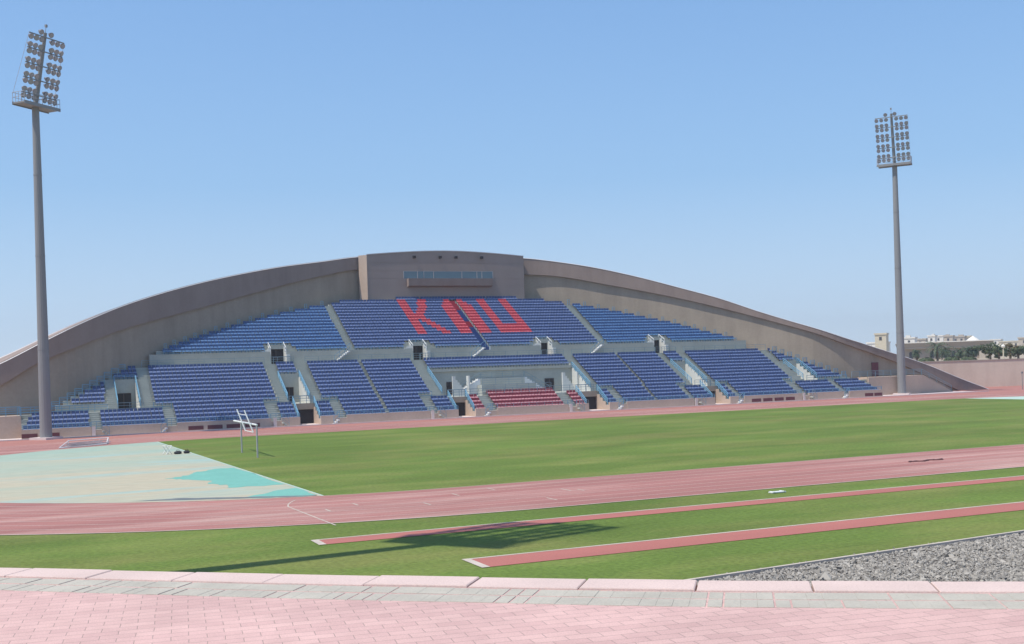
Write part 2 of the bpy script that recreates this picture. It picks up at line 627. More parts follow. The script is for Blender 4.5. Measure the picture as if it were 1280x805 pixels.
# ------------------------------------------------------------------ near terrace: kerb, paver border, brick paving, bank
KP = [(-40, 40.6), (-20, 25.2), (-8, 16.0), (-4, 12.98), (-.23, 10.10), (.96, 9.12), (2.06, 8.22), (3.09, 7.42), (3.92, 6.78), (4.93, 6.08), (5.88, 5.46), (8, 4.15), (14, .9), (30, -6.5), (60, -18)]
ZP = 5.2
kx = []
x_ = -38.0
while x_ < 58:
    kx.append(x_)
    x_ += .01
dense = [(q, smooth_tab(KP, q)) for q in kx]
cum = [0]
for p, q in zip(dense, dense[1:]):
    cum.append(cum[-1] + math.hypot(q[0] - p[0], q[1] - p[1]))


def kat(s):
    """point and inward normal (towards the paving) at arc length s"""
    i = min(max(int(np.searchsorted(cum, s)), 1), len(dense) - 2)
    p, q = dense[i - 1], dense[i + 1]
    d = math.hypot(q[0] - p[0], q[1] - p[1])
    t = ((q[0] - p[0]) / d, (q[1] - p[1]) / d)
    return dense[i], (t[1], -t[0])


def koff(s, o):
    p, n = kat(s)
    return (p[0] + n[0] * o, p[1] + n[1] * o)


def course(b, s0, s1, o0, o1, z0, z1, bev=.006):
    q = [koff(s0, o0), koff(s1, o0), koff(s1, o1), koff(s0, o1)]
    cx = sum(p[0] for p in q) / 4
    cy = sum(p[1] for p in q) / 4
    n = len(b.v)
    for z, k in ((z0, 0), (z1 - bev, 0), (z1, bev)):
        for p in q:
            d = math.hypot(p[0] - cx, p[1] - cy)
            f_ = 1 - k / d * 1.3
            b.v.append((cx + (p[0] - cx) * f_, cy + (p[1] - cy) * f_, z))
    for l in (0, 4):
        for i in range(4):
            j = (i + 1) % 4
            b.f.append((n + l + i, n + l + j, n + l + 4 + j, n + l + 4 + i))
            b.m.append(0)
    b.f.append((n + 8, n + 9, n + 10, n + 11))
    b.m.append(0)


S_mid = cum[int(np.argmin([abs(p[0] - 2) for p in dense]))]
b = MB()
s = S_mid - 22.3
while s < S_mid + 18:
    L_ = .76 + rnd.uniform(-.02, .02)
    dz = rnd.uniform(-.004, .004)
    course(b, s, s + L_ - .011, rnd.uniform(-.006, .006), .325, ZP - .3, ZP + .015 + dz, .006)
    s += L_
b.build('kerb', M['kerb'])['kind'] = 'structure'
b = MB()
for o0, o1, mix_ in ((.345, .545, True), (.575, .785, False)):
    s = S_mid - 22
    while s < S_mid + 18:
        L_ = (.2 if rnd.random() < .35 else .1) if mix_ else .1
        if rnd.random() < .04: L_ = .2
        dz = rnd.uniform(-.003, .003)
        course(b, s, s + L_ - .005, o0 + rnd.uniform(-.004, .004), o1 + rnd.uniform(-.004, .004), ZP - .1, ZP + .004 + dz * .5, .002)
        s += L_
b.build('paver_border', M['paver'])['kind'] = 'structure'
b = MB()
ss = [S_mid - 22.5 + i * .5 for i in range(82)]
for s0, s1 in zip(ss, ss[1:]):
    b.face([(*koff(s0, .30), ZP), (*koff(s0, 26), ZP), (*koff(s1, 26), ZP), (*koff(s1, .30), ZP)])
pp = b.build('paving', paving_mat(R(7)), fix=True)
pp['kind'] = 'structure'
b = MB()
for s0, s1 in zip(ss, ss[1:]):
    b.face([(*koff(s0, .02), ZP - .02), (*koff(s1, .02), ZP - .02), (*koff(s1, -6.5), -.03), (*koff(s0, -6.5), -.03)])
b.build('embankment', M['rubble'])['kind'] = 'structure'

# ------------------------------------------------------------------ gravel bed with its edging
rg = np.random.default_rng(5)
NS = 76000
gx = rg.uniform(15, 44, NS * 2)
gy = rg.uniform(13, 30.9, NS * 2)
edge = 29.35 + (gx - 18.0) * .095
keep = (gy < edge - .12) | ((rg.random(NS * 2) < .04) & (gy < edge + .5))
vis = (gy > 28.5 - .25 * (gx - 18) - 6)
keep &= vis
gx, gy = gx[keep][:NS], gy[keep][:NS]
n_s = len(gx)
base = np.array([(1, 0, 0), (0, 1, 0), (-1, 0, 0), (0, -1, 0), (.1, .1, 1), (0, 0, -1)], float)
sz = rg.lognormal(math.log(.034), .45, n_s)
vv = base[None] + rg.normal(0, .28, (n_s, 6, 3))
vv *= sz[:, None, None] * np.array([1.15, 1, .75])[None, None]
ang = rg.uniform(0, 6.283, n_s)
c_, s_ = np.cos(ang)[:, None], np.sin(ang)[:, None]
tilt = rg.normal(0, .6, n_s)
ct, st_ = np.cos(tilt)[:, None], np.sin(tilt)[:, None]
y2 = vv[..., 1] * ct - vv[..., 2] * st_
z2 = vv[..., 1] * st_ + vv[..., 2] * ct
x2 = vv[..., 0] * c_ - y2 * s_
y3 = vv[..., 0] * s_ + y2 * c_
P = np.stack([x2 + gx[:, None], y3 + gy[:, None], z2 + .05 + rg.uniform(0, .05, n_s)[:, None]], -1).reshape(-1, 3)
fb = np.array([(0, 1, 4), (1, 2, 4), (2, 3, 4), (3, 0, 4), (1, 0, 5), (2, 1, 5), (3, 2, 5), (0, 3, 5)])
F = (fb[None] + (np.arange(n_s) * 6)[:, None, None]).reshape(-1, 3)
me = bpy.data.meshes.new('gravel')
me.from_pydata(P.tolist(), [], F.tolist())
me.materials.append(stone_mat())
go = bpy.data.objects.new('gravel', me)
COL.objects.link(go)
go['kind'] = 'stuff'
sheet('gravel_bed', [[(12, 10), (60, 10), (60, 29.35 + 42 * .095), (18.0, 29.35), (12, 28.8)]], .004, mat('stone_dust', (.24, .22, .21), .95, .3, 3, fine=.3, fscale=14))
b = MB()
p0, p1 = (12, 28.8), (60, 29.35 + 42 * .095)
dx, dy = p1[0] - p0[0], p1[1] - p0[1]
dl = math.hypot(dx, dy)
nx, ny = -dy / dl * .13, dx / dl * .13
b.prism([(p0[0], p0[1], -.05), (p1[0], p1[1], -.05), (p1[0] + nx, p1[1] + ny, -.05), (p0[0] + nx, p0[1] + ny, -.05)], (0, 0, .19))
b.build('gravel_edging', M['white_line'])['kind'] = 'structure'

# ================================================================== GRANDSTAND
GS = thing('grandstand', 'long concrete grandstand with blue and red seats under a sweeping brown arch', 'grandstand', (66, 147, 0))
Y0, TR, RI, Z0 = 147.3, .9, .5, .75


def ly(i): return Y0 + TR * i
def lz(i): return Z0 + RI * i


UY, UZ = 162.3, 10.0
def uy(i): return UY + TR * i
def uz(i): return UZ + RI * i


VOMS = [(32.75, 35.5), (54.75, 57.3), (74.9, 78.3), (96.45, 99.2)]
BAYS = [(10.75, 13.35, 12), (32.35, 35.2, 12), (54.3, 77.75, 12), (95.6, 98.3, 12), (116.9, 119.55, 11)]
XL = lambda i: 4.0 + (i - 5) * .95
XR = lambda i: 124.6 - (i - 5) * .87
UL = [(0, 17.4), (1, 18.4), (2, 19.7), (3, 21.3), (4, 22.8), (5, 24.3), (6, 26.0), (7, 27.8), (8, 29.6), (9, 31.5), (10, 33.5), (11, 35.7), (12, 38.2), (13, 40.7), (14, 43.5), (15, 46.0), (16, 55.5)]
UR = [(0, 111.4), (1, 109.5), (2, 107.9), (3, 106.4), (4, 105.0), (5, 103.7), (6, 102.2), (7, 100.4), (8, 98.4), (9, 96.6), (10, 94.8), (11, 92.8), (12, 90.4), (13, 88.2), (14, 85.6), (15, 82.2), (16, 77.3)]
UVOM = [(32.3, 34.4), (53.55, 55.6), (74.65, 76.5), (95.1, 97.0)]


def cut(x0, x1, holes):
    """intervals of [x0,x1] without the holes"""
    out, c = [], x0
    for a, b_ in sorted(holes):
        if b_ <= c or a >= x1: continue
        if a > c: out.append((c, a))
        c = max(c, b_)
    if c < x1: out.append((c, x1))
    return out


# --- terrace steps
t1 = MB()
for i in range(4):
    for a, c in cut(-.6, 128.7, VOMS):
        t1.box(a, c, ly(i), ly(i + 1), 0, lz(i), 0, side=1)
# row 4 level: landing that also covers the vomitory passages
for a, c in cut(-1.0, 128.9, []):
    t1.box(a, c, ly(4), ly(5), 2.0, lz(4), 0)
for a, c in cut(-1.0, 128.9, VOMS):
    t1.box(a, c, ly(4), ly(5), 0, 1.998, 0, side=1)
for i in range(5, 15):
    holes = [(a, c) for a, c, r_ in BAYS if i < r_]
    x0, x1 = XL(max(i, 5)) - 1.6, XR(i) + 1.6
    if i == 5: x0, holes = 9.45, holes
    for a, c in cut(x0, x1, holes):
        t1.box(a, c, ly(i), ly(i + 1), 2.0, lz(i), 0, side=2)
for a, c, r_ in BAYS:                       # bay floors and back walls
    t1.box(a, c, ly(5), ly(r_), 2.0, lz(4) - .003, 0)
t1.box(-1.0, 9.45, ly(5), ly(6), 2.0, lz(4) - .003, 0)
# half steps in the aisles
AIS_LOW = [(7.2, 8.4, 0, 4), (16.0, 17.25, 0, 4), (29.0, 30.3, 0, 4), (37.75, 39.0, 0, 4), (50.65, 51.8, 0, 4), (59.2, 60.6, 0, 4), (71.6, 72.95, 0, 4), (80.1, 81.2, 0, 4), (92.7, 93.4, 0, 4), (100.95, 101.8, 0, 4), (112.6, 114.0, 0, 4), (121.05, 122.0, 0, 4),
           (9.5, 10.7, 5, 11), (13.75, 15.0, 5, 14), (31.0, 32.3, 5, 14), (35.25, 36.8, 5, 14), (52.7, 54.2, 5, 14), (77.8, 79.2, 5, 14), (94.35, 95.55, 5, 14), (98.35, 99.75, 5, 14), (114.4, 116.1, 5, 14)]
for a, c, i0, i1 in AIS_LOW:
    for i in range(i0, i1):
        t1.box(a + .03, c - .03, ly(i + 1) - .42, ly(i + 1) - .002, lz(i) - .01, lz(i) + RI / 2, 0, side=2)
t1.build('terrace', [M['concrete'], M['peach'], M['white_conc']], GS)

# --- upper terrace
t2 = MB()
t2.box(10.5, 119, ly(15), UY, 7.0, 8.25, 0)               # middle walkway
for i in range(17):
    x0, x1 = lerp_tab(UL, i) - 1.7, lerp_tab(UR, i) + 1.7
    holes = [(a, c) for a, c in UVOM] if i < 2 else []
    for a, c in cut(x0, x1, holes):
        t2.box(a, c, uy(i), uy(i + 1), 7.5, uz(i), 0, side=1)
    for a, c in UVOM:
        if i == 2: pass
AIS_UP = [(43.5, 44.6), (64.75, 65.85), (85.1, 86.4)]
for k, (a, c) in enumerate(AIS_UP):
    if k == 1: continue
    for i in range(0, (15, 0, 13)[k]):
        t2.box(a + .03, c - .03, uy(i + 1) - .42, uy(i + 1) - .002, uz(i) - .01, uz(i) + RI / 2, 0, side=1)
t2.build('upper_terrace', [M['concrete'], M['white_conc']], GS)
for mm, rows in ((M['step_blue'], range(0, 7)), (M['step_red'], [7, 8]), (M['step_blue'], range(9, 13)), (M['step_red'], [13, 14, 15, 16])):
    b = MB()
    for i in rows:
        b.box(64.78, 65.82, uy(i) - .004, uy(i + 1) - .03, uz(i) - RI + .003, uz(i) + .006)
        if i < 15:
            b.box(64.78, 65.82, uy(i + 1) - .42, uy(i + 1) - .012, uz(i) - .01, uz(i) + RI / 2)
    b.build('painted_steps', mm, GS)
for i in range(0, 16):                                    # white step noses beside the painted aisle
    b = MB()
    b.box(65.86, 66.06, uy(i) - .02, uy(i) + .16, uz(i) - RI + .01, uz(i) + .05)
    b.build('step_nosing', M['white_metal'], GS)

# --- front wall with grilles and end pillars
b = MB()
for a, c in cut(-.6, 128.7, VOMS):
    b = MB()
    hs = [(x0, x1) for x0, x1, i0, i1 in AIS_LOW if i0 == 0 and a <= x0 <= c]
    for a2, c2_ in cut(a, c, hs):
        b.box(a2, c2_, 146.9, 147.3 - .003, 0, 1.12)
    for x0, x1 in hs:
        b.box(x0, x1, 146.98, 147.3 - .003, 0, .745)
    b.build('front_wall', M['peach'], GS)
for q in ((-26, -.605, 149.9, 154, 0, 2.73), (128.95, 140.6, 150.4, 153.2, 0, 3.1), (124.5, 128.94, 151.82, 153.2, 2.0, 2.74)):
    b = MB()                                              # blank walls under the walkway ends
    b.box(*q)
    b.build('end_wall', M['peach'], GS)
for x in (7.25, 29.25, 50.75, 71.75, 92.85, 112.75):
    b = MB()
    b.box(x, x + .42, 146.78, 146.9 - .003, 0, 1.16)
    b.build('pillar', M['kerb_top'], GS)
GR = [(-.6, 1.15), (2.3, 3.6)] + [(18.6 + k * 2.35, 18.6 + k * 2.35 + 1.85) for k in range(4)] + [(103.1 + k * 2.13, 103.1 + k * 2.13 + 1.7) for k in range(4)] + [(125.1, 126.75), (127.0, 128.6)]
for a, c in GR:
    g = MB()
    g.box(a, c, 146.88, 146.9 - .002, .12, .62)
    for k in range(5):
        g.box(a, c, 146.865, 146.878, .16 + k * .09, .2 + k * .09)
    g.build('grille', M['maroon_panel'], GS)

# --- vomitories: dark doorway at the back of each passage
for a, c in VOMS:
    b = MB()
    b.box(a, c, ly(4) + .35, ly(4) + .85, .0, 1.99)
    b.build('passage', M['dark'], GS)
    b = MB()
    b.box(a + .003, c - .003, ly(4) - .05, ly(4) - .003, 1.95, lz(4) + .02)
    b.build('lintel', M['arch_wall'], GS)
# --- bay doors
for k, (a, c, r_) in enumerate(BAYS):
    yb = ly(r_) - .003
    z = lz(4)
    def door(x0, x1, zt=2.1, yy=yb, mm='wood'):
        d = MB()
        d.box(x0, x1, yy - .06, yy, z, z + zt)
        dd = d.build('door', M['dark'], GS)
        f_ = MB()
        f_.box(x0 - .07, x0, yy - .1, yy, z, z + zt + .07)
        f_.box(x1, x1 + .07, yy - .1, yy, z, z + zt + .07)
        f_.box(x0, x1, yy - .1, yy, z + zt, z + zt + .07)
        f_.box((x0 + x1) / 2 - .06, (x0 + x1) / 2 + .06, yy - .1, yy - .061, z, z + zt)
        f_.build('frame', M[mm], dd)
    if k == 0: door(a + .25, a + 2.0)
    elif k == 1: door(a + .9, a + 2.0)
    elif k == 2:
        door(73.2, 74.6, 2.0)
        door(57.2, 58.4, 2.0)
    else: door(a + .8, a + 1.8)
# soffit shadow beam over the central bay
b = MB()
b.box(54.32, 77.73, ly(12) - .25, ly(12) - .004, 6.35, 6.748)
b.build('bay_beam', M['concrete'], GS)
# VIP terraces in the central bay
b = MB()
for x0, x1, y0, y1, z1 in ((60.3, 71.4, 151.83, 153.5, 3.35), (61.0, 69.6, 153.5, 155.4, 4.25), (61.6, 68.6, 155.4, 157.84, 5.15)):
    b.box(x0, x1, y0, y1, lz(4) - .002, z1)
b.build('vip_terrace', M['concrete'], GS)


def stairs(b, x0, z0, x1, z1, y0, y1, n):
    for k in range(n):
        xa = x0 + (x1 - x0) * k / n
        xb = x0 + (x1 - x0) * (k + 1) / n
        za = z0 + (z1 - z0) * (k + 1) / n
        lo, hi = min(xa, xb), max(xa, xb)
        b.box(lo, hi, y0, y1, min(z0, z1), za)


for x0, x1, y0, y1, z1 in ((57.4, 61.55, 155.5, 156.7, 5.15), (72.7, 68.65, 155.5, 156.7, 5.15)):
    b = MB()
    stairs(b, x0, lz(4), x1, z1, y0, y1, 10)
    b.build('stair', M['white_metal'], GS)
for xa, xb in ((57.0, 59.3), (75.0, 77.3)):        # white stepped cheek walls inside the side alcoves
    b = MB()
    y = 155.0 if xa < 60 else 155.6
    b.box(xa, xa + .45, y, y + .3, lz(4), lz(4) + 2.9)
    n = 6
    for k in range(n):
        b.box(xa + .45 + k * .3, xa + .45 + (k + 1) * .3, y, y + .3, lz(4), lz(4) + 2.35 - k * .38)
    b.box(xb + .15, xb + .4, y, y + .9, lz(4), lz(4) + 2.9)
    b.build('stair_wall', M['white_conc'], GS)

# --- seats
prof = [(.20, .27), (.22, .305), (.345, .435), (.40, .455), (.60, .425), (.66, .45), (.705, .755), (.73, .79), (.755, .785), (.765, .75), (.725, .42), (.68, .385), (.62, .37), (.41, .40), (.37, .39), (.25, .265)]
LIP = (0, 1, 2, 3)          # profile strips painted paler for the sunlight on pan and front lip


def seat_arrays(w=.44):
    v, f_ = [], []
    n = len(prof)
    for x in (-w / 2, w / 2):
        v += [(x, y, z) for y, z in prof]
    for i in range(n):
        j = (i + 1) % n
        f_.append((i, j, n + j, n + i))
    # end caps as strips
    for o_, flip in ((0, False), (n, True)):
        for k in range(n // 2 - 1):
            q = (o_ + k, o_ + k + 1, o_ + n - 2 - k, o_ + n - 1 - k)
            f_.append(q[::-1] if not flip else q)
    # bracket down to the tread
    m_ = len(v)
    v += [(sx * .035, y, z) for z in (0, .36) for sx, y in ((-1, .46), (1, .46), (1, .56), (-1, .56))]
    f_ += [tuple(m_ + i for i in q) for q in ((0, 1, 5, 4), (1, 2, 6, 5), (2, 3, 7, 6), (3, 0, 4, 7))]
    return np.array(v), f_


SV, SF = seat_arrays()
seats = []   # (x, y, z, colour)


def fill(rows, xa, xb, up=False, colour='blue', gaps=(), pick=None):
    for i in rows:
        n = int((xb - xa) / .5 + .12)
        off = ((xb - xa) - n * .5) / 2
        for k in range(n):
            x = xa + off + .25 + k * .5
            if any(g0 < x < g1 for g0, g1 in gaps): continue
            c = pick(x, i) if pick else colour
            seats.append((x, uy(i) if up else ly(i), uz(i) if up else lz(i), c))


R4, R5 = range(0, 4), range(0, 5)
for i in range(4): fill([i], -.5 + .33 * i, 7.15)
fill(R4, 8.45, 15.95)
fill(R5, 17.3, 28.95)
fill(R4, 30.35, 32.7)
fill(R4, 35.55, 37.7)
GA, GB = (44.55, 45.05), (86.6, 87.1)
fill(R5, 39.05, 50.6, gaps=[GA])
fill(R4, 51.85, 54.7)
fill(R4, 57.4, 59.15, colour='maroon')
fill(range(0, 5), 60.65, 71.5, colour='maroon')
fill(R4, 73.0, 74.85, colour='maroon')
fill(R4, 78.4, 80.05)
fill(R5, 81.25, 92.65, gaps=[GB])
fill(R4, 93.45, 96.4)
fill(R4, 99.25, 100.9)
fill(R5, 101.85, 112.5)
fill(R4, 114.1, 121.0)
for i in range(4): fill([i], 122.05, 128.6 - .5 * i)
R10 = range(5, 15)
fill(R10, 15.05, 30.95)
fill(R10, 36.85, 52.6, gaps=[GA])
fill(R10, 79.3, 94.25, gaps=[GB])
fill(R10, 99.85, 114.3)
for i in range(6, 12): fill([i], XL(i) + .1, 9.4)
for i in range(12, 15): fill([i], XL(i) + .1, 13.7)
fill(range(12, 15), 32.4, 35.2)
fill(range(12, 15), 54.35, 77.7)
fill(range(12, 15), 95.65, 98.25)
for i in range(11, 15): fill([i], 116.2, min(119.5, XR(i)))
for i in range(5, 11): fill([i], 119.6, XR(i))


def letter(x, i):
    """K A U spelled in red seats on the upper middle blocks"""
    if 4 <= i <= 15:
        if 55.45 < x < 56.95: return 'red'
        if i >= 10 and abs(x - (57.9 + (i - 9.5) * .38)) < .8: return 'red'
        if i == 9 and 56.9 < x < 58.6: return 'red'
        if i < 9 and abs(x - (58.2 + (8.5 - i) * .5)) < .82: return 'red'
        la = {15: 63.55, 14: 62.95}.get(i, 62.5)
        if la < x < 64.5: return 'red'
        if 66.1 < x < 67.95 and i < 13: return 'red'
        if i >= 13 and 65.8 < x < {15: 66.9, 14: 67.4, 13: 67.8}[i]: return 'red'
        if 64.3 < x < 66.2 and i in (7, 8): return 'red'
        ua, ub = 69.5, 73.4
        if ua < x < ua + 1.55 or ub < x < ub + 1.65: return 'red'
        if i <= 6 and ua + (5 - i) * .0 < x < ub + 1.65: return 'red'
    return 'blue'


UHOLE = [(31.4, 36.2), (52.0, 57.2), (73.2, 78.1), (93.7, 98.6)]
for i in range(17):
    x0, x1 = lerp_tab(UL, i) + .1, lerp_tab(UR, i) - .1
    gp = UHOLE if i == 0 else ([(a - .9, c + 1.2) for a, c in UVOM] if i == 1 else [])
    segs = cut(x0, x1, AIS_UP)
    if i == 16: segs = [(55.6, 60.0), (71.6, 77.3)]
    for a, c in segs:
        if c < 44: fill([i], a, c, True, 'bright_blue', gp)
        elif a > 86: fill([i], a, c, True, 'bright_blue', gp)
        else: fill([i], a, c, True, 'blue', gp, letter)
    if i == 16: fill([16], 60.0, 71.6, True, 'blue')
seat_names = {'blue': 'blue', 'bright_blue': 'bright_blue', 'red': 'red', 'maroon': 'maroon'}
# seats nearest the camera are parts of their own, the mass behind them is one part
order = sorted(range(len(seats)), key=lambda k: seats[k][0] * fwd.x + seats[k][1] * fwd.y)
single = set(order[:100])
smesh = {}
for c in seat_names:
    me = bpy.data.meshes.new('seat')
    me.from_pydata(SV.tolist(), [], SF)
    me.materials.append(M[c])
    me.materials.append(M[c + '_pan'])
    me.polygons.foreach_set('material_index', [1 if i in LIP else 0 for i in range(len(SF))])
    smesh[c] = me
for k in single:
    x, y, z, c = seats[k]
    so_ = bpy.data.objects.new('seat', smesh[c])
    COL.objects.link(so_)
    so_.parent = GS
    so_.location = (x - 66, y - 147, z)
rest = [s_ for k, s_ in enumerate(seats) if k not in single]
nv = len(SV)
jit = np.random.default_rng(3)
P = np.concatenate([SV + np.array([x - 66 + jit.normal(0, .008), y - 147 + jit.normal(0, .012), z + jit.normal(0, .006)]) for x, y, z, c in rest])
F = [tuple(nv * k + i for i in q) for k in range(len(rest)) for q in SF]
cols = list(seat_names)
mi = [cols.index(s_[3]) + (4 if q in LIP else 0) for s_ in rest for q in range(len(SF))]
me = bpy.data.meshes.new('seats')
me.from_pydata(P.tolist(), [], F)
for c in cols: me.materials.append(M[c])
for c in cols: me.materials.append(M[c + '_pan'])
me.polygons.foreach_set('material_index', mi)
so_ = bpy.data.objects.new('seats', me)
COL.objects.link(so_)
so_.parent = GS
so_['kind'] = 'stuff'
print('seats', len(seats))

# --- railings
def rail(pts, mm, h=1.0, n=3, step=1.6, r=.035, name='railing', low=.35):
    """posts and rails along a polyline of foot points"""
    b = MB()
    for p, q in zip(pts, pts[1:]):
        p, q = Vector(p), Vector(q)
        for k in range(n):
            z = h - (h - low) * k / max(n - 1, 1)
            b.bar(p + upv * z, q + upv * z, r if k == 0 else r * .75)
        L_ = (q - p).length
        m_ = max(1, int(L_ / step + .5))
        for k in range(m_ + 1):
            f_ = p + (q - p) * k / m_
            b.bar(f_, f_ + upv * h, r)
    return b.build(name, mm, GS, fix=False)


RB, RG = M['rail_blue'], M['rail_grey']
for a, c in ((-.5, 7.15), (8.45, 15.95), (17.3, 28.95), (30.35, 32.7), (35.55, 37.7), (39.05, 50.6), (51.85, 54.7), (78.4, 80.05), (81.25, 92.65), (93.45, 96.4), (99.25, 100.9), (101.85, 112.5), (114.1, 121.0), (122.05, 128.6)):
    rail([(a, 147.0, 1.12), (c, 147.0, 1.12)], RB, .5, 3, 1.2, .045, low=.1)
for a, c in ((57.4, 59.15), (60.65, 71.5), (73.0, 74.85)):
    rail([(a, 147.0, 1.12), (c, 147.0, 1.12)], RG, .5, 2, 1.2, .03, low=.2)
for (x0, x1, i0, i1) in AIS_LOW:                     # gates at the foot of the front aisles
    if i0 == 0:
        rail([(x0, 147.1, .75), (x1, 147.1, .75)], RB, .95, 3, .6, .035)
# handrails down the vomitory cheeks
for a, c in VOMS:
    for x in (a - .05, c + .05):
        rail([(x, ly(4), lz(4)), (x, ly(0) + .3, lz(0) - .1)], RB, .95, 3, .9, .06, 'handrail')
    rail([(a, ly(4) + .1, lz(4)), (c, ly(4) + .1, lz(4))], RG, 1.0, 3, .9, .04)
# rails in front of the bays and down their cheeks
for k, (a, c, r_) in enumerate(BAYS):
    rail([(a - .1, ly(4) + .12, lz(4)), (c + .1, ly(4) + .12, lz(4))], RG, 1.05, 3, 1.3, .04)
    for x in (a - .06, c + .06):
        rail([(x, ly(r_) - .1, lz(r_ - 1)), (x, ly(5) + .2, lz(5) - .1)], RB, .95, 3, 1.4, .06, 'handrail')
    rail([(a, ly(r_) + .05, lz(r_)), (c, ly(r_) + .05, lz(r_))], RB if k != 2 else RG, .55, 3, 1.3, .04, low=.15)
# front rails of the upper blocks of rows beside the landings
for a, c in ((-1.0, 9.4), (15.0, 17.2), (29.0, 31.0), (36.8, 39.0), (50.7, 52.6), (79.3, 81.2), (92.7, 94.3), (99.8, 101.8), (112.6, 114.3), (119.7, 125.5)):
    rail([(a, ly(5) - .06, lz(4)), (c, ly(5) - .06, lz(4))], RB, .95, 3, 1.4, .045)
rail([(-26, 149.98, 2.73), (-.7, 149.98, 2.73)], RB, 1.1, 4, 1.6, .06)
rail([(-.6, 150.0, 2.73), (7.1, 150.98, 2.73)], RB, 1.0, 3, 1.6, .05)
rail([(125.6, 150.6, 3.1), (140.4, 150.6, 3.1)], RG, 1.05, 4, 1.6, .05)
rail([(140.5, 150.6, 3.1), (147.0, 150.6, .1)], RG, 1.05, 3, 1.6, .045, 'handrail')
# middle walkway
for a, c in cut(14.5, 116, [(x0, x1) for x0, x1, *_ in ((31.0, 32.3), (35.2, 36.8), (52.6, 54.2), (77.8, 79.2), (94.3, 95.6), (98.3, 99.8))]):
    rail([(a, ly(15) + .05, 8.25), (c, ly(15) + .05, 8.25)], RG, .95, 3, 2.0, .035)
# front of the upper tier
for a, c in cut(17.6, 111.2, UHOLE + [(43.0, 44.6), (64.2, 65.9), (84.6, 86.4)]):
    rail([(a, UY + .06, UZ), (c, UY + .06, UZ)], RB, .5, 3, 1.3, .042, low=.1)
for a, c in UVOM:
    for x in (a - .05, c + .05):
        rail([(x, uy(2), uz(1)), (x, uy(0), uz(0) - .35)], M['white_metal'], .9, 2, .9, .05, 'handrail')
    rail([(a, uy(2) + .05, uz(2)), (c, uy(2) + .05, uz(2))], RB, .5, 3, .9, .045, low=.1)
    rail([(a - .2, ly(15) + .9, 8.25), (c + .6, ly(15) + .9, 8.25)], RG, 1.0, 3, .9, .035)
    b = MB()
    b.box(a, c, uy(2) - .3, uy(2) - .02, uz(1) - .1, uz(2) - .02)
    b.build('lintel', M['concrete'], GS)
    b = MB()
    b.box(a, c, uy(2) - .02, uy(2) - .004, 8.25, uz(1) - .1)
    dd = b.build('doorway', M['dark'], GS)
    b = MB()
    b.box((a + c) / 2 - .05, (a + c) / 2 + .05, uy(2) - .06, uy(2) - .021, 8.25, 10.35)
    b.build('door_post', M['wood'], dd)
    b = MB()                                          # white stepped blocks beside the doorway
    b.box(c + .003, c + .5, UY - .5, UY - .003, 8.25, 9.6)
    b.build('cheek_block', M['white_conc'], GS)
    b = MB()
    for k in range(3):
        b.box(a - 1.3 + k * .42, a - .02, UY + .05 + k * .2, UY + .25 + k * .2, UZ, UZ + .15 + k * .16)
    b.build('step_block', M['white_conc'], GS)
# VIP rails
for x0, x1, y, z in ((60.35, 71.3, 151.95, 3.35), (61.05, 69.5, 153.6, 4.25), (61.65, 68.5, 155.5, 5.15)):
    rail([(x0, y, z), (x1, y, z)], RG, .95, 3, 1.9, .035)
rail([(57.4, 155.5, lz(4)), (61.5, 155.5, 5.15)], RG, .95, 2, 1.4, .04, 'handrail')
rail([(72.7, 155.5, lz(4)), (68.6, 155.5, 5.15)], RG, .95, 2, 1.4, .04, 'handrail')
# short loops at the stepped row ends, left and right
for i in range(1, 15):
    x, y, z = lerp_tab(UL, i) - .25, uy(i) + .35, uz(i)
    rail([(x - .35, y, z), (x, y, z)], RB, 1.0, 3, 1, .045, 'row_end_rail')
    x = lerp_tab(UR, i) + .25
    rail([(x, y, z), (x + .4, y, z)], RB, 1.0, 3, 1, .045, 'row_end_rail')
for i in range(5, 15):
    x, y, z = XL(i) - .2, ly(i) + .3, lz(i)
    rail([(x - .9, y, z), (x, y, z)], RB, 1.0, 4, .9, .05, 'row_end_rail')
    x = XR(i) + .2
    rail([(x, y, z), (x + .8, y, z)], RB, 1.0, 4, .8, .05, 'row_end_rail')

# --- side stairs from the front aisles to the ground, and from the upper aisles to the walkway
def side_stair(x0, ztop, zbot, dirx, y0, y1, mm):
    b = MB()
    n = max(3, int((ztop - zbot) / .18))
    run = n * .26
    for k in range(n):
        xa = x0 + dirx * run * k / n
        xb = x0 + dirx * run * (k + 1) / n
        b.box(min(xa, xb), max(xa, xb), y0, y1, ztop - (k + 1) * (ztop - zbot) / n - .12, ztop - (k + 1) * (ztop - zbot) / n + .06)
    b.build('side_stair', mm, GS)
    rail([(x0, y0 - .02, ztop), (x0 + dirx * run, y0 - .02, zbot)], RB if mm is M['white_metal'] else RG, .95, 2, 1.0, .04, 'handrail')


for (x0, x1, i0, i1), d in zip([a for a in AIS_LOW if a[2] == 0], (1, -1) * 6):
    side_stair(x0 if d < 0 else x1, .75, .05, d, 146.0, 146.75, M['white_metal'] if d < 0 else M['concrete'])
for a, c in AIS_UP:
    side_stair(a + .1, UZ, 8.3, -1, UY - .95, UY - .1, M['white_metal'])
# right end stair down from the walkway
b = MB()
stairs(b, 147.2, 0, 140.6, 3.1, 150.5, 153.1, 18)
b.build('stair', M['peach'], GS)

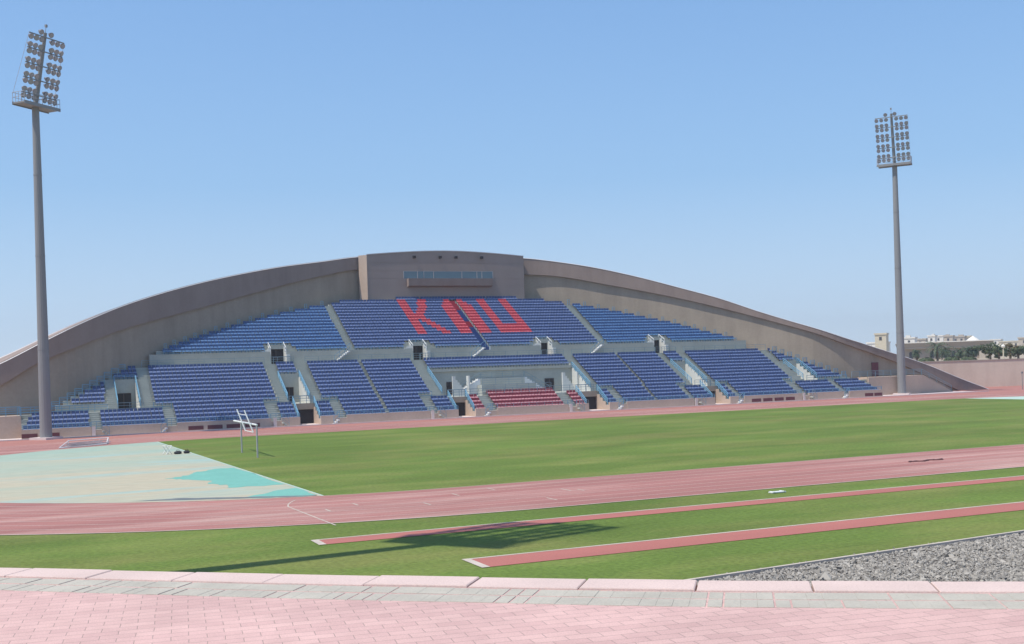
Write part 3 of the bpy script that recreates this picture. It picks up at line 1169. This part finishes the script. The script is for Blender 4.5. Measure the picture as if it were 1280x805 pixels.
# --- curved back wall, arch fascia, coping and roof
W = [(-40, 156.0), (-25, 155.6), (-5, 155.2), (1, 155.3), (5, 155.9), (8.4, 157.8), (12.6, 161.0), (17.4, 164.4), (24.3, 168.6), (31.5, 172.4), (40.7, 176.4), (50, 179.8), (58, 181.0), (66, 181.4), (74, 180.8), (82, 179.0), (91.3, 175.2), (97.6, 172.3), (104.4, 168.6), (111.4, 164.6), (117, 161.0), (120.6, 158.6), (124, 156.6), (128, 155.5), (135, 155.0), (148, 154.6), (165, 154.3)]
TOP = [(-26, -.1), (-18, 3.0), (-10, 6.1), (-2.82, 9.15), (2.79, 12.08), (6.69, 14.05), (11.91, 16.4), (17.53, 18.43), (23.5, 20.22), (29.81, 21.8), (36.45, 23.2), (43.41, 24.32), (50.94, 25.47), (65.43, 26.21), (79.85, 25.4), (85.62, 24.56), (91.92, 23.23), (98.13, 21.46), (104.09, 19.4), (109.95, 17.28), (115.56, 14.75), (121.05, 12.45), (127.19, 10.13), (131.82, 8.72), (135.1, 7.75), (140.16, 6.31), (145.31, 4.7), (152.41, 2.15), (160.09, -0.42)]
BOT = [(-26, -2.6), (-18, .4), (-10, 3.4), (-2.9, 6.47), (1.3, 9.03), (7.0, 11.42), (12.47, 13.52), (18.46, 15.28), (24.73, 17.03), (32.32, 19.2), (38.0, 20.75), (44.0, 22.2), (50.44, 23.35), (82.95, 22.42), (93.11, 20.41), (102.84, 17.94), (111.86, 15.07), (122.22, 11.17), (128.63, 8.66), (137.57, 5.76), (143, 3.7), (150, .9), (153, -.2), (160.09, -1.5)]
XS = [-26 + i * 1.0 for i in range(187)]
wy_ = lambda x: smooth_tab(W, x)
top_ = lambda x: smooth_tab(TOP, x)
bot_ = lambda x: smooth_tab(BOT, x)
bw, fa, cp, rf, rcp = MB(), MB(), MB(), MB(), MB()
OFF = .5
for x0, x1 in zip(XS, XS[1:]):
    w0, w1, t0, t1_, b0, b1 = wy_(x0), wy_(x1), top_(x0), top_(x1), bot_(x0), bot_(x1)
    bw.face([(x0, w0, -.1), (x1, w1, -.1), (x1, w1, max(b1, -.1)), (x0, w0, max(b0, -.1))])
    f0, f1 = w0 - OFF, w1 - OFF
    fa.face([(x0, f0, b0), (x1, f1, b1), (x1, f1, t1_), (x0, f0, t0)])
    fa.face([(x0, f0, b0), (x0, w0 + .02, b0), (x1, w1 + .02, b1), (x1, f1, b1)])
    # coping: a thin pale strip capping the fascia, 8 cm proud
    for (ya, yb, za, zb) in ((-.06, .05, -.02, .09), (.05, .5, .09, .10)):
        cp.face([(x0, f0 + ya, t0 + za), (x1, f1 + ya, t1_ + za), (x1, f1 + yb, t1_ + zb), (x0, f0 + yb, t0 + zb)])
    k0 = max(0, (14 - x0) / 20) * .9
    k1 = max(0, (14 - x1) / 20) * .9
    rf.face([(x0, f0 + .5, t0 + .15), (x1, f1 + .5, t1_ + .15), (x1, f1 + 5.5, t1_ + .1 + k1), (x0, f0 + 5.5, t0 + .1 + k0)])
    rf.face([(x0, f0 + 5.5, t0 + .1 + k0), (x1, f1 + 5.5, t1_ + .1 + k1), (x1, f1 + 5.5, -.1), (x0, f0 + 5.5, -.1)])
    if x0 < 30:
        for (ya, yb, za, zb) in ((5.42, 5.52, .08, .22), (5.52, 5.8, .22, .22)):
            rcp.face([(x0, f0 + ya, t0 + k0 + za), (x1, f1 + ya, t1_ + k1 + za), (x1, f1 + yb, t1_ + k1 + zb), (x0, f0 + yb, t0 + k0 + zb)])
aw = bw.build('back_wall', M['arch_wall'], GS, smooth=True, fix=False)
fo = fa.build('arch_fascia', M['fascia'], GS, fix=False)
cp.build('coping', M['coping'], fo, fix=False)
ro_ = rf.build('roof', M['fascia'], GS, fix=False)
rcp.build('coping', M['coping'], ro_, fix=False)
b = MB()
b.box(133.6, 135.0, wy_(134) - .12, wy_(134) - .02, 3.1, 5.5)
b.build('door', M['maroon_panel'], GS)

# --- press box
PY = 177.75
PB = MB()
zt = lambda x: top_(x) + .12
n = 14
xs = [51.25 + (78.95 - 51.25) * k / n for k in range(n + 1)]
bands = [18.0, 20.62, 21.78, 23.05, 24.35]
for x0, x1 in zip(xs, xs[1:]):
    mid = 21.7 <= 22 and 57.35 <= (x0 + x1) / 2 <= 73.25
    for k, (z0, z1) in enumerate(zip(bands, bands[1:])):
        if k == 2: continue
        PB.face([(x0, PY, z0 + .02), (x1, PY, z0 + .02), (x1, PY, z1 - .02), (x0, PY, z1 - .02)])
    PB.face([(x0, PY, 24.37), (x1, PY, 24.37), (x1, PY, zt(x1)), (x0, PY, zt(x0))])
    PB.face([(x0, PY, zt(x0)), (x1, PY, zt(x1)), (x1, PY + 6, zt(x1)), (x0, PY + 6, zt(x0))])
PB.box(51.25, 57.35, PY, PY + .4, 21.8, 23.03)
PB.box(73.25, 78.95, PY, PY + .4, 21.8, 23.03)
PB.box(51.28, 78.92, PY + .03, PY + .05, 18.0, 24.4)     # panel joints backing
PB.face([(78.95, PY, 18), (78.95, PY + 6, 18), (78.95, PY + 6, zt(78.95)), (78.95, PY, zt(78.95))])
PB.face([(51.25, PY, 18), (51.25, PY + 6, 18), (51.25, PY + 6, zt(51.25)), (51.25, PY, zt(51.25))])
po = PB.build('press_box', M['pressbox'], GS, fix=False)
b = MB()
for x0, x1 in zip(xs, xs[1:]):
    b.face([(x0, PY - .1, zt(x0) - .02), (x1, PY - .1, zt(x1) - .02), (x1, PY - .1, zt(x1) + .12), (x0, PY - .1, zt(x0) + .12)])
    b.face([(x0, PY - .1, zt(x0) + .12), (x1, PY - .1, zt(x1) + .12), (x1, PY + .6, zt(x1) + .12), (x0, PY + .6, zt(x0) + .12)])
b.build('coping', M['coping'], po, fix=False)
b = MB()                                                  # sill box that carries the window
b.prism([(57.95, PY - .9, 20.55), (57.95, PY - 1.0, 21.74), (57.95, PY - .002, 21.74), (57.95, PY - .002, 20.35)], (14.8, 0, 0))
b.build('window_sill', M['fascia'], po)
b = MB()
b.box(57.37, 73.23, PY + .004, PY + .026, 21.8, 23.03)
wo = b.build('window', M['glass'], po)
b = MB()
for x in (57.37, 59.75, 60.85, 62.55, 67.55, 70.25, 71.15, 73.15):
    b.box(x, x + .1, PY - .05, PY + .002, 21.8, 23.03)
b.box(57.48, 73.05, PY - .04, PY + .001, 22.96, 23.03)
b.build('frame', M['galv'], wo)
for x in (59.25, 63.75, 66.55, 71.15):
    b = MB()
    b.box(x - .22, x + .22, PY - .5, PY - .08, 25.1, 25.5)
    b.box(x - .05, x + .05, PY - .08, PY, 25.2, 25.4)
    b.build('spotlight', M['dark'], po)
b = MB()                                                  # added pale pier at the left corner, chamfered to catch the sun
b.prism([(50.25, PY + 1.3, 15.6), (51.25 - .003, PY - .05, 15.6), (51.25 - .003, PY + 1.3, 15.6)], (0, 0, 10.0))
pr_ = b.build('corner_pier', M['peach'], po)

# ================================================================== FLOODLIGHT MASTS
def make_mast(label):
    root = thing('floodlight_mast', label, 'floodlight', group='floodlight masts round the stadium')
    b = MB()
    b.box(-1.3, 1.3, -1.3, 1.3, -.05, .25)
    b.build('base_plate', M['kerb_top'], root, local=True)
    b = MB()
    b.bar((0, 0, .25), (0, 0, 39.2), .70, 16, .40)
    for z in (10.5, 21.5, 31.0):
        b.bar((0, 0, z), (0, 0, z + .12), .70 - .3 * z / 39 + .03, 16)
    b.build('pole', M['pole'], root, local=True)
    # the head leans towards +x (the pitch); bars run along y
    tl = R(12.5)
    def H(y, z, out=0):                                   # point on the leaning head plane
        return (math.sin(tl) * z + out * math.cos(tl), y, 39.0 + math.cos(tl) * z - out * math.sin(tl))
    b = MB()
    b.bar(H(0, 0), H(0, 8.7), .27, 10, .2)
    b.bar(H(0, 8.7), H(0, 9.7), .03, 4)
    b.box(H(0, 9.4)[0] - .12, H(0, 9.4)[0] + .12, -.12, .12, H(0, 9.35)[2], H(0, 9.65)[2])
    b.build('head_post', M['pole'], root, local=True)
    lam = bpy.data.meshes.new('lamp')
    lb = MB()
    lb.bar((-.30, 0, 0), (.0, 0, 0), .18, 12, .325)
    lb.bar((.0, 0, 0), (.06, 0, 0), .325, 12, .325)
    lb.bar((.06, 0, 0), (.075, 0, 0), .285, 12, .285, mi=1)
    lb.bar((-.42, 0, 0), (-.28, 0, 0), .12, 6)
    lam.from_pydata(lb.v, [], lb.f)
    lam.materials.append(M['lamp'])
    lam.materials.append(M['glass_lamp'])
    lam.polygons.foreach_set('material_index', lb.m)
    k = 0
    for j, z in enumerate((1.4, 3.1, 4.8, 6.5, 8.15)):
        b = MB()
        b.bar(H(-2.65, z, .35), H(2.65, z, .35), .085, 4)
        b.bar(H(0, z, .0), H(0, z, .4), .08, 4)
        b.build('crossbar', M['pole'], root, local=True)
        for yy in (-2.38, -1.6, -.82, .82, 1.6, 2.38):
            for s_ in ((-1, 1) if j < 4 else (-1,)):
                o_ = bpy.data.objects.new('lamp', lam)
                COL.objects.link(o_)
                o_.parent = root
                o_.location = H(yy, z + s_ * .38, .45)
                o_.rotation_euler = (0, R(28), rnd.uniform(-.25, .25) + yy * .06)
    for yy in (-.9, .6):
        o_ = bpy.data.objects.new('lamp', lam)
        COL.objects.link(o_)
        o_.parent = root
        o_.location = H(yy, 8.6, .35)
        o_.rotation_euler = (0, R(28), 0)
    b = MB()                                              # service platform, tray and rails
    b.box(-.7, 1.1, -2.7, 2.7, 38.98, 39.15)
    b.box(-.75, -.7, -2.75, 2.75, 38.86, 39.24)
    b.box(1.1, 1.15, -2.75, 2.75, 38.86, 39.24)
    po_ = b.build('platform', M['pole'], root, local=True)
    b = MB()
    cs = [(-.7, -2.7, 39.15), (1.1, -2.7, 39.15), (1.1, 2.7, 39.15), (-.7, 2.7, 39.15)]
    for p, q in zip(cs, cs[1:] + cs[:1]):
        for h in (.6, 1.15):
            b.bar((p[0], p[1], p[2] + h), (q[0], q[1], q[2] + h), .03)
        for t in (0, .25, .5, .75):
            f_ = (p[0] + (q[0] - p[0]) * t, p[1] + (q[1] - p[1]) * t, p[2])
            b.bar(f_, (f_[0], f_[1], f_[2] + 1.15), .03)
    b.build('railing', M['galv'], po_, local=True)
    b = MB()
    for yy in (-2.65, 2.65):
        b.bar((-.7 if yy < 0 else .3, yy, 40.2), H(yy, 8.15, .35), .02, 4)
    b.build('stay_cable', M['galv'], root, local=True)
    return root


mast = make_mast('tall grey floodlight mast by the left end of the grandstand')
mast.location = (2.05, 144.3, .0)
mast.rotation_euler[2] = math.atan2(-.72, .69)
m2 = copy_tree(mast)
m2.location = (134.9, 149.3, 0)
m2.scale = (.985, .985, .985)
m2.rotation_euler[2] = math.atan2(-56, -69)
m2['label'] = 'tall grey floodlight mast by the right end of the grandstand'
m3 = copy_tree(mast)                                      # just outside the frame, its shadow lies on the lawn
m3.location = (-5.3, 39.6, 0)
m3.rotation_euler[2] = math.atan2(53, 69)
m3['label'] = 'floodlight mast at the near side of the track whose shadow falls across the lawn'

# ================================================================== SMALL THINGS ON THE FIELD
g = thing('goal', 'white goal frame with a tilted ladder frame on its crossbar standing on the grass', 'goal', (17.2, 97, 0))
for y in (100.6, 93.3):
    b = MB()
    b.bar((17.2, y, 0), (17.2, y, 2.68), .07, 8)
    b.build('post', M['galv'], g)
b = MB()
b.bar((17.2, 104.2, 2.68), (17.2, 93.1, 2.68), .075, 8)
b.build('crossbar', M['white_metal'], g)
b = MB()
for y0, y1 in ((98.2, 98.9), (94.6, 95.3)):
    b.bar((17.15, y0, 2.0), (16.6, y1, 3.85), .055, 6)
b.bar((17.15, 98.2, 2.02), (17.15, 94.6, 2.02), .035, 6)
b.bar((16.72, 98.75, 3.45), (16.72, 95.15, 3.45), .03, 6)
b.build('ladder_frame', M['white_metal'], g)

g = thing('fallen_goal', 'low white training goal lying tipped over on the faded turquoise surface', 'goal', (5.6, 126, 0))
b = MB()
A_, B_ = Vector((3.9, 125.6, .06)), Vector((7.9, 127.6, .06))
u_ = Vector((0, 2.2, 0))
b.path([A_, B_, B_ + upv * .55, A_ + upv * .55, A_], .045, 6)
C_ = A_ + Vector((-1.0, -3.0, 0))
b.path([A_ + upv * .55, C_, A_], .045, 6)
b.path([B_ + upv * .55, B_ + Vector((-.3, -1.5, 0)), B_], .05, 6)
b.path([C_, B_ + Vector((-.3, -1.5, 0))], .05, 6)
b.build('frame', M['white_metal'], g)
b = MB()
for k in range(6):
    b.bar(A_ + Vector((rnd.uniform(-.6, .6), rnd.uniform(-2.2, .2), .08 + .04 * k)), B_ + Vector((rnd.uniform(-1.4, .2), rnd.uniform(-1.4, .2), .06 + .05 * k)), .035, 5)
for k in range(15):
    t = k / 14
    p = A_.lerp(B_, t) + upv * rnd.uniform(.15, .5)
    q = C_.lerp(B_ + Vector((-.3, -1.5, 0)), t) + upv * .05
    b.bar(p, q, .02)
b.build('net', M['galv'], g)


def small(name, label, cat, x, y, rz=0, group=None):
    return thing(name, label, cat, (x, y, .01), rz, group)


t = small('bag', 'black bag on the turquoise surface, the left of a dark pair', 'bag', 12.15, 103.6)
t2_ = small('bag', 'black bag on the turquoise surface, nearer the grass of a dark pair', 'bag', 12.95, 103.9, .4)
for q, sx in ((t, 1.0), (t2_, .85)):
    bm = bmesh.new()
    bmesh.ops.create_icosphere(bm, subdivisions=2, radius=.36)
    for v in bm.verts:
        v.co.x *= 1.0 * sx
        v.co.y *= .6
        v.co.z = max(v.co.z * .45 + .12, 0)
        v.co += Vector((rnd.uniform(-.03, .03), rnd.uniform(-.03, .03), 0))
    me = bpy.data.meshes.new('body')
    bm.to_mesh(me)
    bm.free()
    me.materials.append(M['black_bag'])
    o_ = bpy.data.objects.new('body', me)
    COL.objects.link(o_)
    o_.parent = q
    b = MB()
    b.path([(-.15, 0, .24), (-.1, 0, .36), (.1, 0, .36), (.15, 0, .24)], .018, 4)
    b.build('handle', M['black_bag'], q, local=True)
t = small('trestle', 'small white crossed trestle standing on the turquoise surface', 'trestle', 11.3, 104.0, .5)
b = MB()
for s_ in (-1, 1):
    b.bar((-.3, s_ * .25, 0), (.3, s_ * .25, .75), .03, 6)
    b.bar((.3, s_ * .25, 0), (-.3, s_ * .25, .75), .03, 6)
b.bar((-.3, -.25, .75), (-.3, .25, .75), .03, 6)
b.bar((.3, -.25, .75), (.3, .25, .75), .03, 6)
b.build('frame', M['white_metal'], t, local=True)
t = small('board', 'flat white board lying on the grass between the track and a runway', 'board', 34.4, 47.1, .03)
b = MB()
b.box(-.42, .42, -.17, .17, 0, .05)
for s_ in (-1, 1):
    b.box(s_ * .3 - .03, s_ * .3 + .03, -.19, .19, .05, .07)
b.build('panel', M['white_metal'], t, local=True)
t = small('mat_strip', 'crumpled dark brown strip lying across the lanes of the near track', 'strip', 51.6, 55.2, .05)
t.scale = (.62, .6, .7)
b = MB()
pr0 = None
for k in range(15):
    x = -2.2 + k * .32
    y = .25 * math.sin(k * .9) + .1 * math.sin(k * 2.3)
    z = .05 + .07 * abs(math.sin(k * 1.7))
    cur = [(x, y - .22, .0), (x, y - .12, z), (x, y + .14, z * .8), (x, y + .24, 0)]
    if pr0:
        for a in range(3):
            b.face([pr0[a], cur[a], cur[a + 1], pr0[a + 1]])
    pr0 = cur
b.build('cover', M['rubber'], t, local=True)

# ================================================================== BEYOND: wall, terrain, buildings, trees
pw = thing('perimeter_wall', 'long plain peach retaining wall beyond the right end of the grandstand', 'wall', (160, 168, 0))
WL = [(120, 186), (146, 174.9), (159.4, 168.8), (176.4, 161.5), (190, 154.5), (205, 145), (222, 130), (232, 112)]
b = MB()
c2 = MB()
for (x0, y0), (x1, y1) in zip(WL, WL[1:]):
    d = Vector((x1 - x0, y1 - y0, 0)).normalized()
    nn = Vector((-d.y, d.x, 0))
    p, q = Vector((x0, y0, -.1)), Vector((x1, y1, -.1))
    b.prism([p, q, q + nn * .6, p + nn * .6], (0, 0, 5.15))
    p, q = Vector((x0, y0, 5.05)) - nn * .09, Vector((x1, y1, 5.05)) - nn * .09
    c2.prism([p, q, q + nn * .9, p + nn * .9], (0, 0, .2))
b.build('wall_face', M['beige_wall'], pw)
c2.build('coping', M['stone_beige'], pw)
b = MB()
tp = [(x, y + .5) for x, y in WL]
for (x0, y0), (x1, y1) in zip(tp, tp[1:]):
    b.face([(x0, y0, 4.9), (x1, y1, 4.9), (x1 + (x1 - 60) * 14, y1 + (y1 - 0) * 14, 4.9), (x0 + (x0 - 60) * 14, y0 + y0 * 14, 4.9)])
b.build('terrain', M['sand'])['kind'] = 'structure'


def at(px, depth, z):
    """ground point at camera depth and lateral pixel offset, used once to lay out the far town"""
    lat = (px - 640) / 1420 * depth
    return (fwd * depth + rgt * lat + upv * z)


FACE = math.atan2(rgt.y, rgt.x)


def block(b, w_, d_, z0, z1, x=0, y=0, mi=0):
    b.box(x - w_ / 2, x + w_ / 2, y, y + d_, z0, z1, mi)


# arcaded building
c = at(1181, 330, 4.9)
ab = thing('arcaded_building', 'low grey beige building with a deep eaves band and arched windows behind the wall', 'building', c, FACE - R(17))
b = MB()
block(b, 23.4, 12, 0, 3.3)
b.build('wall', M['stone_beige'], ab, local=True)
b = MB()
block(b, 25.4, 14, 3.3, 3.75, 0, -1)
b.prism([(-12.7, -1, 3.75), (12.7, -1, 3.75), (13.2, -1.5, 5.0), (-13.2, -1.5, 5.0)], (0, 14, 0))
b.build('eaves', M['stone_beige'], ab, local=True)
b = MB()
block(b, 26.6, .5, 5.0, 5.25, 0, -1.6)
b.build('coping', M['house_white'], ab, local=True)
for x in (-9.2, -7.6, -3.4, -1.9, .2, 2.4, 4.2, 6.0, 8.2):
    b = MB()
    pts = [(x - .5, -.06, .5), (x + .5, -.06, .5)] + [(x + .5 * math.cos(t), -.06, 2.0 + .5 * math.sin(t)) for t in [math.pi * k / 8 for k in range(9)]]
    b.prism(pts, (0, .055, 0))
    b.build('window', M['win_dark'], ab, local=True)
b = MB()
block(b, 3.2, 3, 0, 3.3, 10.9, -1.4)
b.build('porch', M['house_beige'], ab, local=True)
# domed pavilion roof on top of the right half
c = at(1219.5, 352, 4.9)
dp = thing('pavilion', 'white peaked pavilion roof rising behind the right end of the arcaded building', 'pavilion', c, FACE)
b = MB()
for sx in (-1, 1):
    for yy in (0, 3):
        block(b, .4, .4, 0, 5.2, sx * 1.6, yy)
block(b, 5.0, 4.4, 4.7, 5.1, 0, -.5)
b.build('frame', M['house_beige'], dp, local=True)
b = MB()
rr = [(2.3, 5.2), (1.8, 5.7), (1.1, 6.2), (.4, 6.7), (.05, 7.0)]
for (r0, z0), (r1, z1) in zip(rr, rr[1:]):
    b.bar((0, 1.6, z0), (0, 1.6, z1), r0, 12, r1)
b.build('roof', M['house_white'], dp, local=True)


def house(px, depth, wpx, ytop, style, label, tower=0, seed=1):
    """flat-roofed town house; ytop is its height in metres above the far ground"""
    r_ = random.Random(seed)
    c = at(px, depth, 4.9)
    w_ = wpx / 1420 * depth
    h_ = thing('town_house', label, 'house', c, FACE - R(r_.uniform(30, 50)), 'pale flat-roofed houses on the skyline')
    b = MB()
    dp_ = min(12, w_ * .8)
    block(b, w_, dp_, 0, ytop)
    b.build('wall', M[style], h_, local=True)
    b = MB()
    block(b, w_ + .6, .4, ytop, ytop + .7, 0, -.3)
    block(b, .4, dp_, ytop, ytop + .7, w_ / 2 + .1)
    block(b, .4, dp_, ytop, ytop + .7, -w_ / 2 - .1)
    b.build('parapet', M[style], h_, local=True)
    if tower:
        b = MB()
        block(b, w_ * .4, dp_ * .4, ytop, ytop + tower, w_ * .15 * r_.choice((-1, 1)), dp_ * .25)
        b.build('stair_tower', M[style], h_, local=True)
    n = max(1, int(w_ / 3))
    for k in range(n):
        b = MB()
        x = -w_ / 2 + w_ * (k + .5) / n
        block(b, 1.1, .05, ytop - 2.3, ytop - .9, x, -.06)
        b.build('window', M['win_dark'], h_, local=True)
    return h_


house(1101.5, 470, 14, 10.3, 'cream', 'cream cube house tallest on the skyline just left of the right floodlight mast', 0, 1)
house(1094, 520, 22, 7.3, 'house_white', 'low white house half hidden by the falling end of the arch', 0, 2)
house(1137, 560, 14, 9.6, 'house_white', 'white house just right of the right floodlight mast with a small roof tower', 1.6, 3)
house(1151, 600, 13, 9.3, 'house_beige', 'low beige house second to the right of the right floodlight mast', .0, 4)
house(1165, 590, 9, 10.7, 'house_white', 'narrow bright white house with a tower above the middle of the arcaded building', 1.3, 5)
house(1174, 640, 12, 11.3, 'house_white', 'white house directly right of the narrow white tower house', .0, 6)
house(1186, 620, 11, 10.8, 'house_beige', 'beige house with roof tower behind the palms', 1.2, 7)
house(1199, 640, 14, 10.6, 'house_beige', 'wide beige house left of the white pavilion roof', 1.4, 8)
house(1210, 660, 8, 10.9, 'cream', 'small cream house touching the white pavilion roof on its left', .0, 9)
house(1245, 700, 12, 8.8, 'house_white', 'white house low on the skyline right of the pavilion roof', .0, 10)
house(1262, 690, 24, 7.4, 'cream', 'wide cream house behind the trees at the right edge', .0, 11)
house(1281, 560, 14, 7.8, 'house_beige', 'beige house at the right edge of the picture', 2.0, 12)


# ---- vegetation
def palm(px, depth, h, seed, label, crown=2.3):
    r_ = random.Random(seed)
    t = thing('palm_tree', label, 'palm', at(px, depth, 4.9), 0, 'date palms behind the wall')
    b = MB()
    p = Vector((0, 0, 0))
    for k in range(7):
        q = Vector((math.sin(k * .5 + seed) * .1, math.cos(k * .7) * .08, h * (k + 1) / 7))
        b.bar(p, q, .26 - .012 * k, 8, .25 - .012 * k)
        p = q
    b.build('trunk', M['trunk'], t, local=True)
    b = MB()
    for k in range(46):
        az = r_.uniform(0, 6.283)
        el = r_.uniform(-.5, 1.35)
        L_ = crown * r_.uniform(.8, 1.1)
        d = Vector((math.cos(az), math.sin(az), 0))
        side = Vector((-d.y, d.x, 0))
        prev = p.copy()
        ang_ = el
        for j in range(6):
            nxt = prev + (d * math.cos(ang_) + upv * math.sin(ang_)) * L_ / 6
            wd = .34 * math.sin(math.pi * (j + .7) / 7)
            for s_ in (-1, 1):
                for q in (0, .5):
                    m0 = prev.lerp(nxt, q)
                    m1 = prev.lerp(nxt, q + .3)
                    tip = m0.lerp(nxt, .9) + side * s_ * wd * 1.5 - upv * wd * .5
                    b.face([m0, m1, tip])
            prev = nxt
            ang_ -= .33
    b.build('crown', M['palm_leaf'], t, local=True, fix=False)
    return t


palm(1146, 262, 2.1, 1, 'short dark palm at the left end of the row behind the wall', 1.7)
palm(1172, 258, 3.0, 2, 'tall palm with the widest crown in the row behind the wall', 3.4)
palm(1183, 262, 2.3, 3, 'palm touching the widest crown on its right side', 2.6)
palm(1199, 264, 1.9, 4, 'low grey palm in the middle gap of the row', 2.2)
palm(1208, 262, 2.2, 5, 'palm second from the right of the row behind the wall', 2.1)
palm(1217, 263, 2.5, 6, 'palm at the right end of the row beside the leafy trees', 2.0)


def tree(px, depth, h, rad, seed, mm, label):
    r_ = random.Random(seed)
    t = thing('tree', label, 'tree', at(px, depth, 4.9), 0, 'leafy trees behind the wall')
    b = MB()
    b.bar((0, 0, 0), (0, 0, h * .5), .28, 8, .18)
    ends = []
    for k in range(7):
        a = k * .9 + r_.random()
        e = Vector((math.cos(a) * rad * .55, math.sin(a) * rad * .55, h * r_.uniform(.38, .72)))
        b.bar((0, 0, h * .25), e, .12, 6, .04)
        ends.append(e)
    b.build('trunk', M['bark'], t, local=True)
    b = MB()
    for k in range(30):
        c0 = ends[k % 7] + Vector((r_.gauss(0, rad * .3), r_.gauss(0, rad * .3), r_.gauss(0, h * .13)))
        cr_ = rad * r_.uniform(.18, .36)
        for j in range(70):
            d = Vector((r_.gauss(0, 1), r_.gauss(0, 1), r_.gauss(0, .8))).normalized()
            p = c0 + d * cr_ * r_.uniform(.5, 1.0)
            u1 = d.orthogonal().normalized()
            u1.rotate(Matrix.Rotation(r_.uniform(0, 6.28), 3, d))
            u2 = (d.cross(u1) + d * r_.uniform(-.6, .6)).normalized()
            s_ = .16 * r_.uniform(.7, 1.4)
            b.face([p - u1 * s_, p + u2 * s_ * .7, p + u1 * s_, p - u2 * s_ * .7])
    b.build('crown', M[mm], t, local=True, fix=False)
    return t


tree(1238, 262, 3.9, 2.6, 11, 'leaf', 'dark broad tree left of the street lamp, tallest behind the wall')
tree(1249, 258, 3.2, 1.8, 12, 'leaf', 'smaller dark tree close to the left side of the street lamp')
tree(1263, 264, 3.7, 2.3, 13, 'leaf_warm', 'rusty brown leaved tree right of the street lamp')
tree(1273, 258, 3.2, 2.0, 14, 'leaf', 'green tree in front of the rusty tree, right of the lamp')
tree(1284, 262, 3.6, 2.2, 15, 'leaf', 'green tree cut by the right edge of the picture')
b_lab = ['low clipped green bush at the foot of the palms, left', 'low clipped green bush between the palms, centre', 'low clipped green bush under the right hand palms']
for k, px in enumerate((1158, 1190, 1211)):
    r_ = random.Random(30 + k)
    t = thing('bush', b_lab[k], 'bush', at(px, 250, 4.9), 0, 'bushes along the wall top')
    b = MB()
    for j in range(900):
        d = Vector((r_.gauss(0, 1), r_.gauss(0, 1), abs(r_.gauss(0, 1)))).normalized()
        p = Vector((d.x * 2.3, d.y * 1.1, d.z * (1.0 + .15 * math.sin(d.x * 7)))) * r_.uniform(.75, 1)
        u1 = d.orthogonal().normalized()
        u2 = (d.cross(u1) + d * r_.uniform(-.6, .6)).normalized()
        s_ = .14
        b.face([p - u1 * s_, p + u2 * s_, p + u1 * s_, p - u2 * s_])
    b.build('foliage', M['leaf'], t, local=True, fix=False)
    b = MB()
    for j in range(4):
        b.bar((-.9 + j * .6, 0, 0), (-1.2 + j * .8, 0, .7), .05, 5)
    b.build('stem', M['bark'], t, local=True)

t = thing('street_lamp', 'pale street lamp with a round globe head between the trees on the right', 'street lamp', at(1254.5, 246, 4.9))
b = MB()
b.bar((0, 0, 0), (0, 0, 2.6), .16, 8, .12)
b.build('pole', M['cream'], t, local=True)
bm = bmesh.new()
bmesh.ops.create_icosphere(bm, subdivisions=2, radius=.42)
bmesh.ops.translate(bm, verts=bm.verts, vec=(0, 0, 2.9))
me = bpy.data.meshes.new('globe')
bm.to_mesh(me)
bm.free()
me.materials.append(M['house_white'])
o_ = bpy.data.objects.new('globe', me)
COL.objects.link(o_)
o_.parent = t
t = thing('post', 'thin grey post in front of the peach wall at the right edge', 'post', at(1277, 196, 0))
b = MB()
b.bar((0, 0, 0), (0, 0, 2.9), .07, 6, .05)
b.build('shaft', M['pole'], t, local=True)
b = MB()
b.box(-.16, .16, -.1, .1, 2.8, 3.1)
b.build('cap', M['pole'], t, local=True)

# ------------------------------------------------------------------ light summer haze over the whole place
hz = bpy.data.materials.new('summer_haze')
hz.use_nodes = True
t = hz.node_tree
t.nodes.clear()
out = t.nodes.new('ShaderNodeOutputMaterial')
pv = t.nodes.new('ShaderNodeVolumePrincipled')
pv.inputs['Color'].default_value = (.88, .92, .96, 1)
pv.inputs['Density'].default_value = .00032
pv.inputs['Anisotropy'].default_value = .3
t.links.new(pv.outputs[0], out.inputs['Volume'])
b = MB()
b.box(-400, 1400, -300, 1300, -1.2, 60)
b.build('haze', hz)['kind'] = 'stuff'
